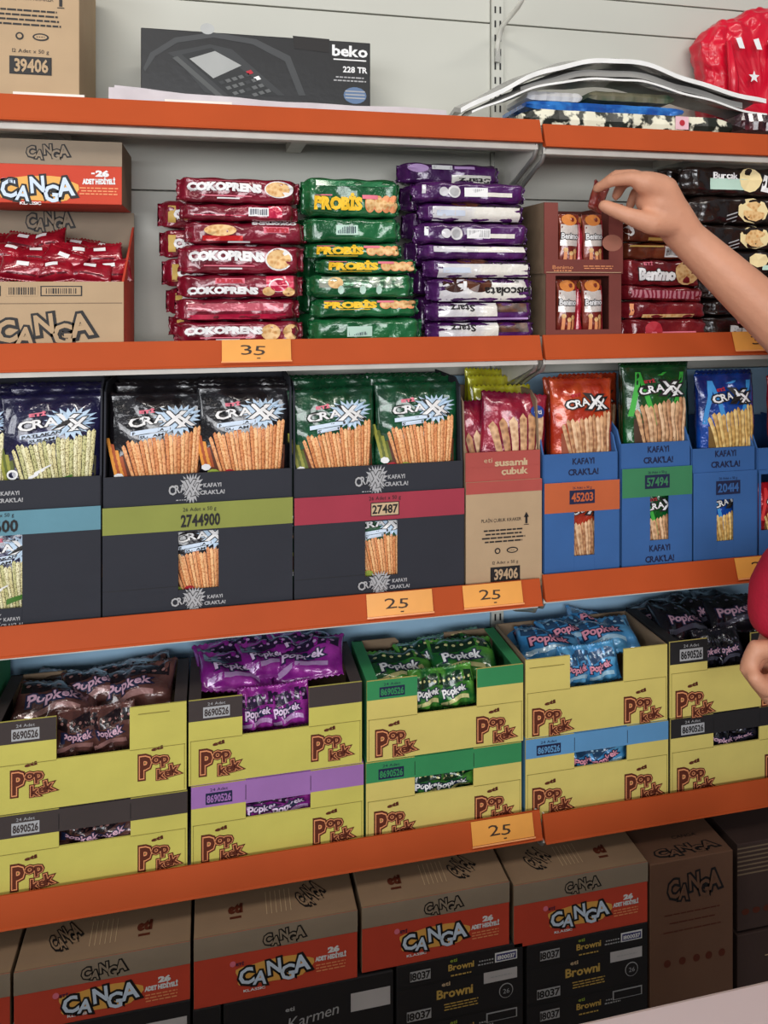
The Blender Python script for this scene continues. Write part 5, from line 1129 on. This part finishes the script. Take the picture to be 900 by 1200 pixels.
# torso, neck, head, legs
pel = Vector((1.08, -.35, .92)); che = Vector((1.06, -.345, 1.28)); nk = Vector((1.04, -.34, 1.47)); hd = Vector((1.0, -.32, 1.64))
C([pel, (1.07, -.35, 1.08), che], [.135, .130, .135], 18); C([che, sh], [.09, .058]); C([che, shl], [.09, .058]); C([che, nk, hd], [.08, .056, .062])
C([hd+Vector((.015, 0, -.02)), hd+Vector((0, 0, .05))], [.082, .088], 18); C([hd+Vector((-.04, .01, -.07)), hd+Vector((0, 0, -.03))], [.045, .07])
C([hd+Vector((-.085, .015, .012)), hd+Vector((-.105, .018, -.012))], [.009, .013]); 
for s in (-1, 1): C([hd+Vector((.005, s*.088, .0)), hd+Vector((.012, s*.094, .022))], [.010, .014])
for s, fx in ((1, -.02), (-1, .05)):
    hip = pel+Vector((0, s*.09, -.05)); C([hip, (1.05+fx, -.35+s*.10, .50), (1.07+fx, -.35+s*.11, .09)], [.088, .058, .040]); C([(1.09+fx, -.35+s*.11, .045), (.93+fx, -.33+s*.13, .036)], [.038, .030])
body = remeshed(b, 'body', .0042, per, SKIN, 5)
tag(body, 'tanned skin of the arms, hands and head')
# clothing
REDC = mat('red_jersey', (176, 14, 48), .75, var=.12, scale=30, bump=.2, bscale=200)
c_ = MB()
def CC(mb, pts, rad, n=18, sub=3): chain(mb, [Vector(p)-off for p in pts], rad, n, sub)
CC(c_, [(1.08, -.35, .90), (1.07, -.35, 1.08), che], [.152, .145, .150]); CC(c_, [che, sh], [.10, .072]); CC(c_, [che, shl], [.10, .072]); CC(c_, [sh, sh.lerp(el, .72)], [.072, .064]); CC(c_, [shl, ell], [.072, .056]); CC(c_, [ell, ell.lerp(wl, .5), wl.lerp(ell, .06)], [.056, .052, .046]); CC(c_, [che, nk+Vector((0, 0, -.05))], [.10, .066])
CC(c_, [hp(921, 660, -.19), hp(908, 690, -.17), hp(906, 722, -.165)], [.030, .034, .034])
remeshed(c_, 'red_top', .006, per, REDC, 6)
c_ = MB()
for s, fx in ((1, -.02), (-1, .05)): CC(c_, [pel+Vector((0, s*.07, .0)), (1.05+fx, -.35+s*.10, .50), (1.07+fx, -.35+s*.11, .12)], [.115, .080, .062])
remeshed(c_, 'trousers', .008, per, mat('dark_denim', (36, 42, 60), .8), 4)
c_ = MB()
CC(c_, [hd+Vector((.035, 0, .0)), hd+Vector((.02, 0, .075))], [.084, .088]); remeshed(c_, 'hair', .006, per, mat('dark_hair', (30, 22, 18), .6), 4)
c_ = MB()
for s, fx in ((1, -.02), (-1, .05)): CC(c_, [(1.10+fx, -.35+s*.11, .05), (.91+fx, -.33+s*.13, .042)], [.046, .038])
for v in range(len(c_.v)): x, y, z = c_.v[v]; c_.v[v] = (x, y, max(z, .001))
remeshed(c_, 'shoes', .006, per, mat('black_shoe', (24, 24, 26), .5), 2)
c_ = MB()
for s in (-1, 1): CC(c_, [hd+Vector((-.080, .012+s*.032, .012)), hd+Vector((-.082, .012+s*.032, .013))], [.011, .011], 10, 1)
c_.build('eyes', per)
c_ = MB(); CC(c_, [hd+Vector((-.078, -.012, -.045)), hd+Vector((-.083, .012, -.046)), hd+Vector((-.076, .036, -.045))], [.004, .007, .004], 8, 1); c_.mats = [mat('lips', (160, 84, 76), .5)]; c_.build('mouth', per)
# wafer bar corner being pulled out by the fingers
from_meshes('wafer_bar', wb_m2 if False else bag_mesh(.030, .050, .010, WAF, 44, None, .2), 'dark wafer bar pinched between thumb and fingers above the upper display box', 'snack', (X(700, -.02), -.012, Z(700, 246, -.02)), (-.25, .5, .2))
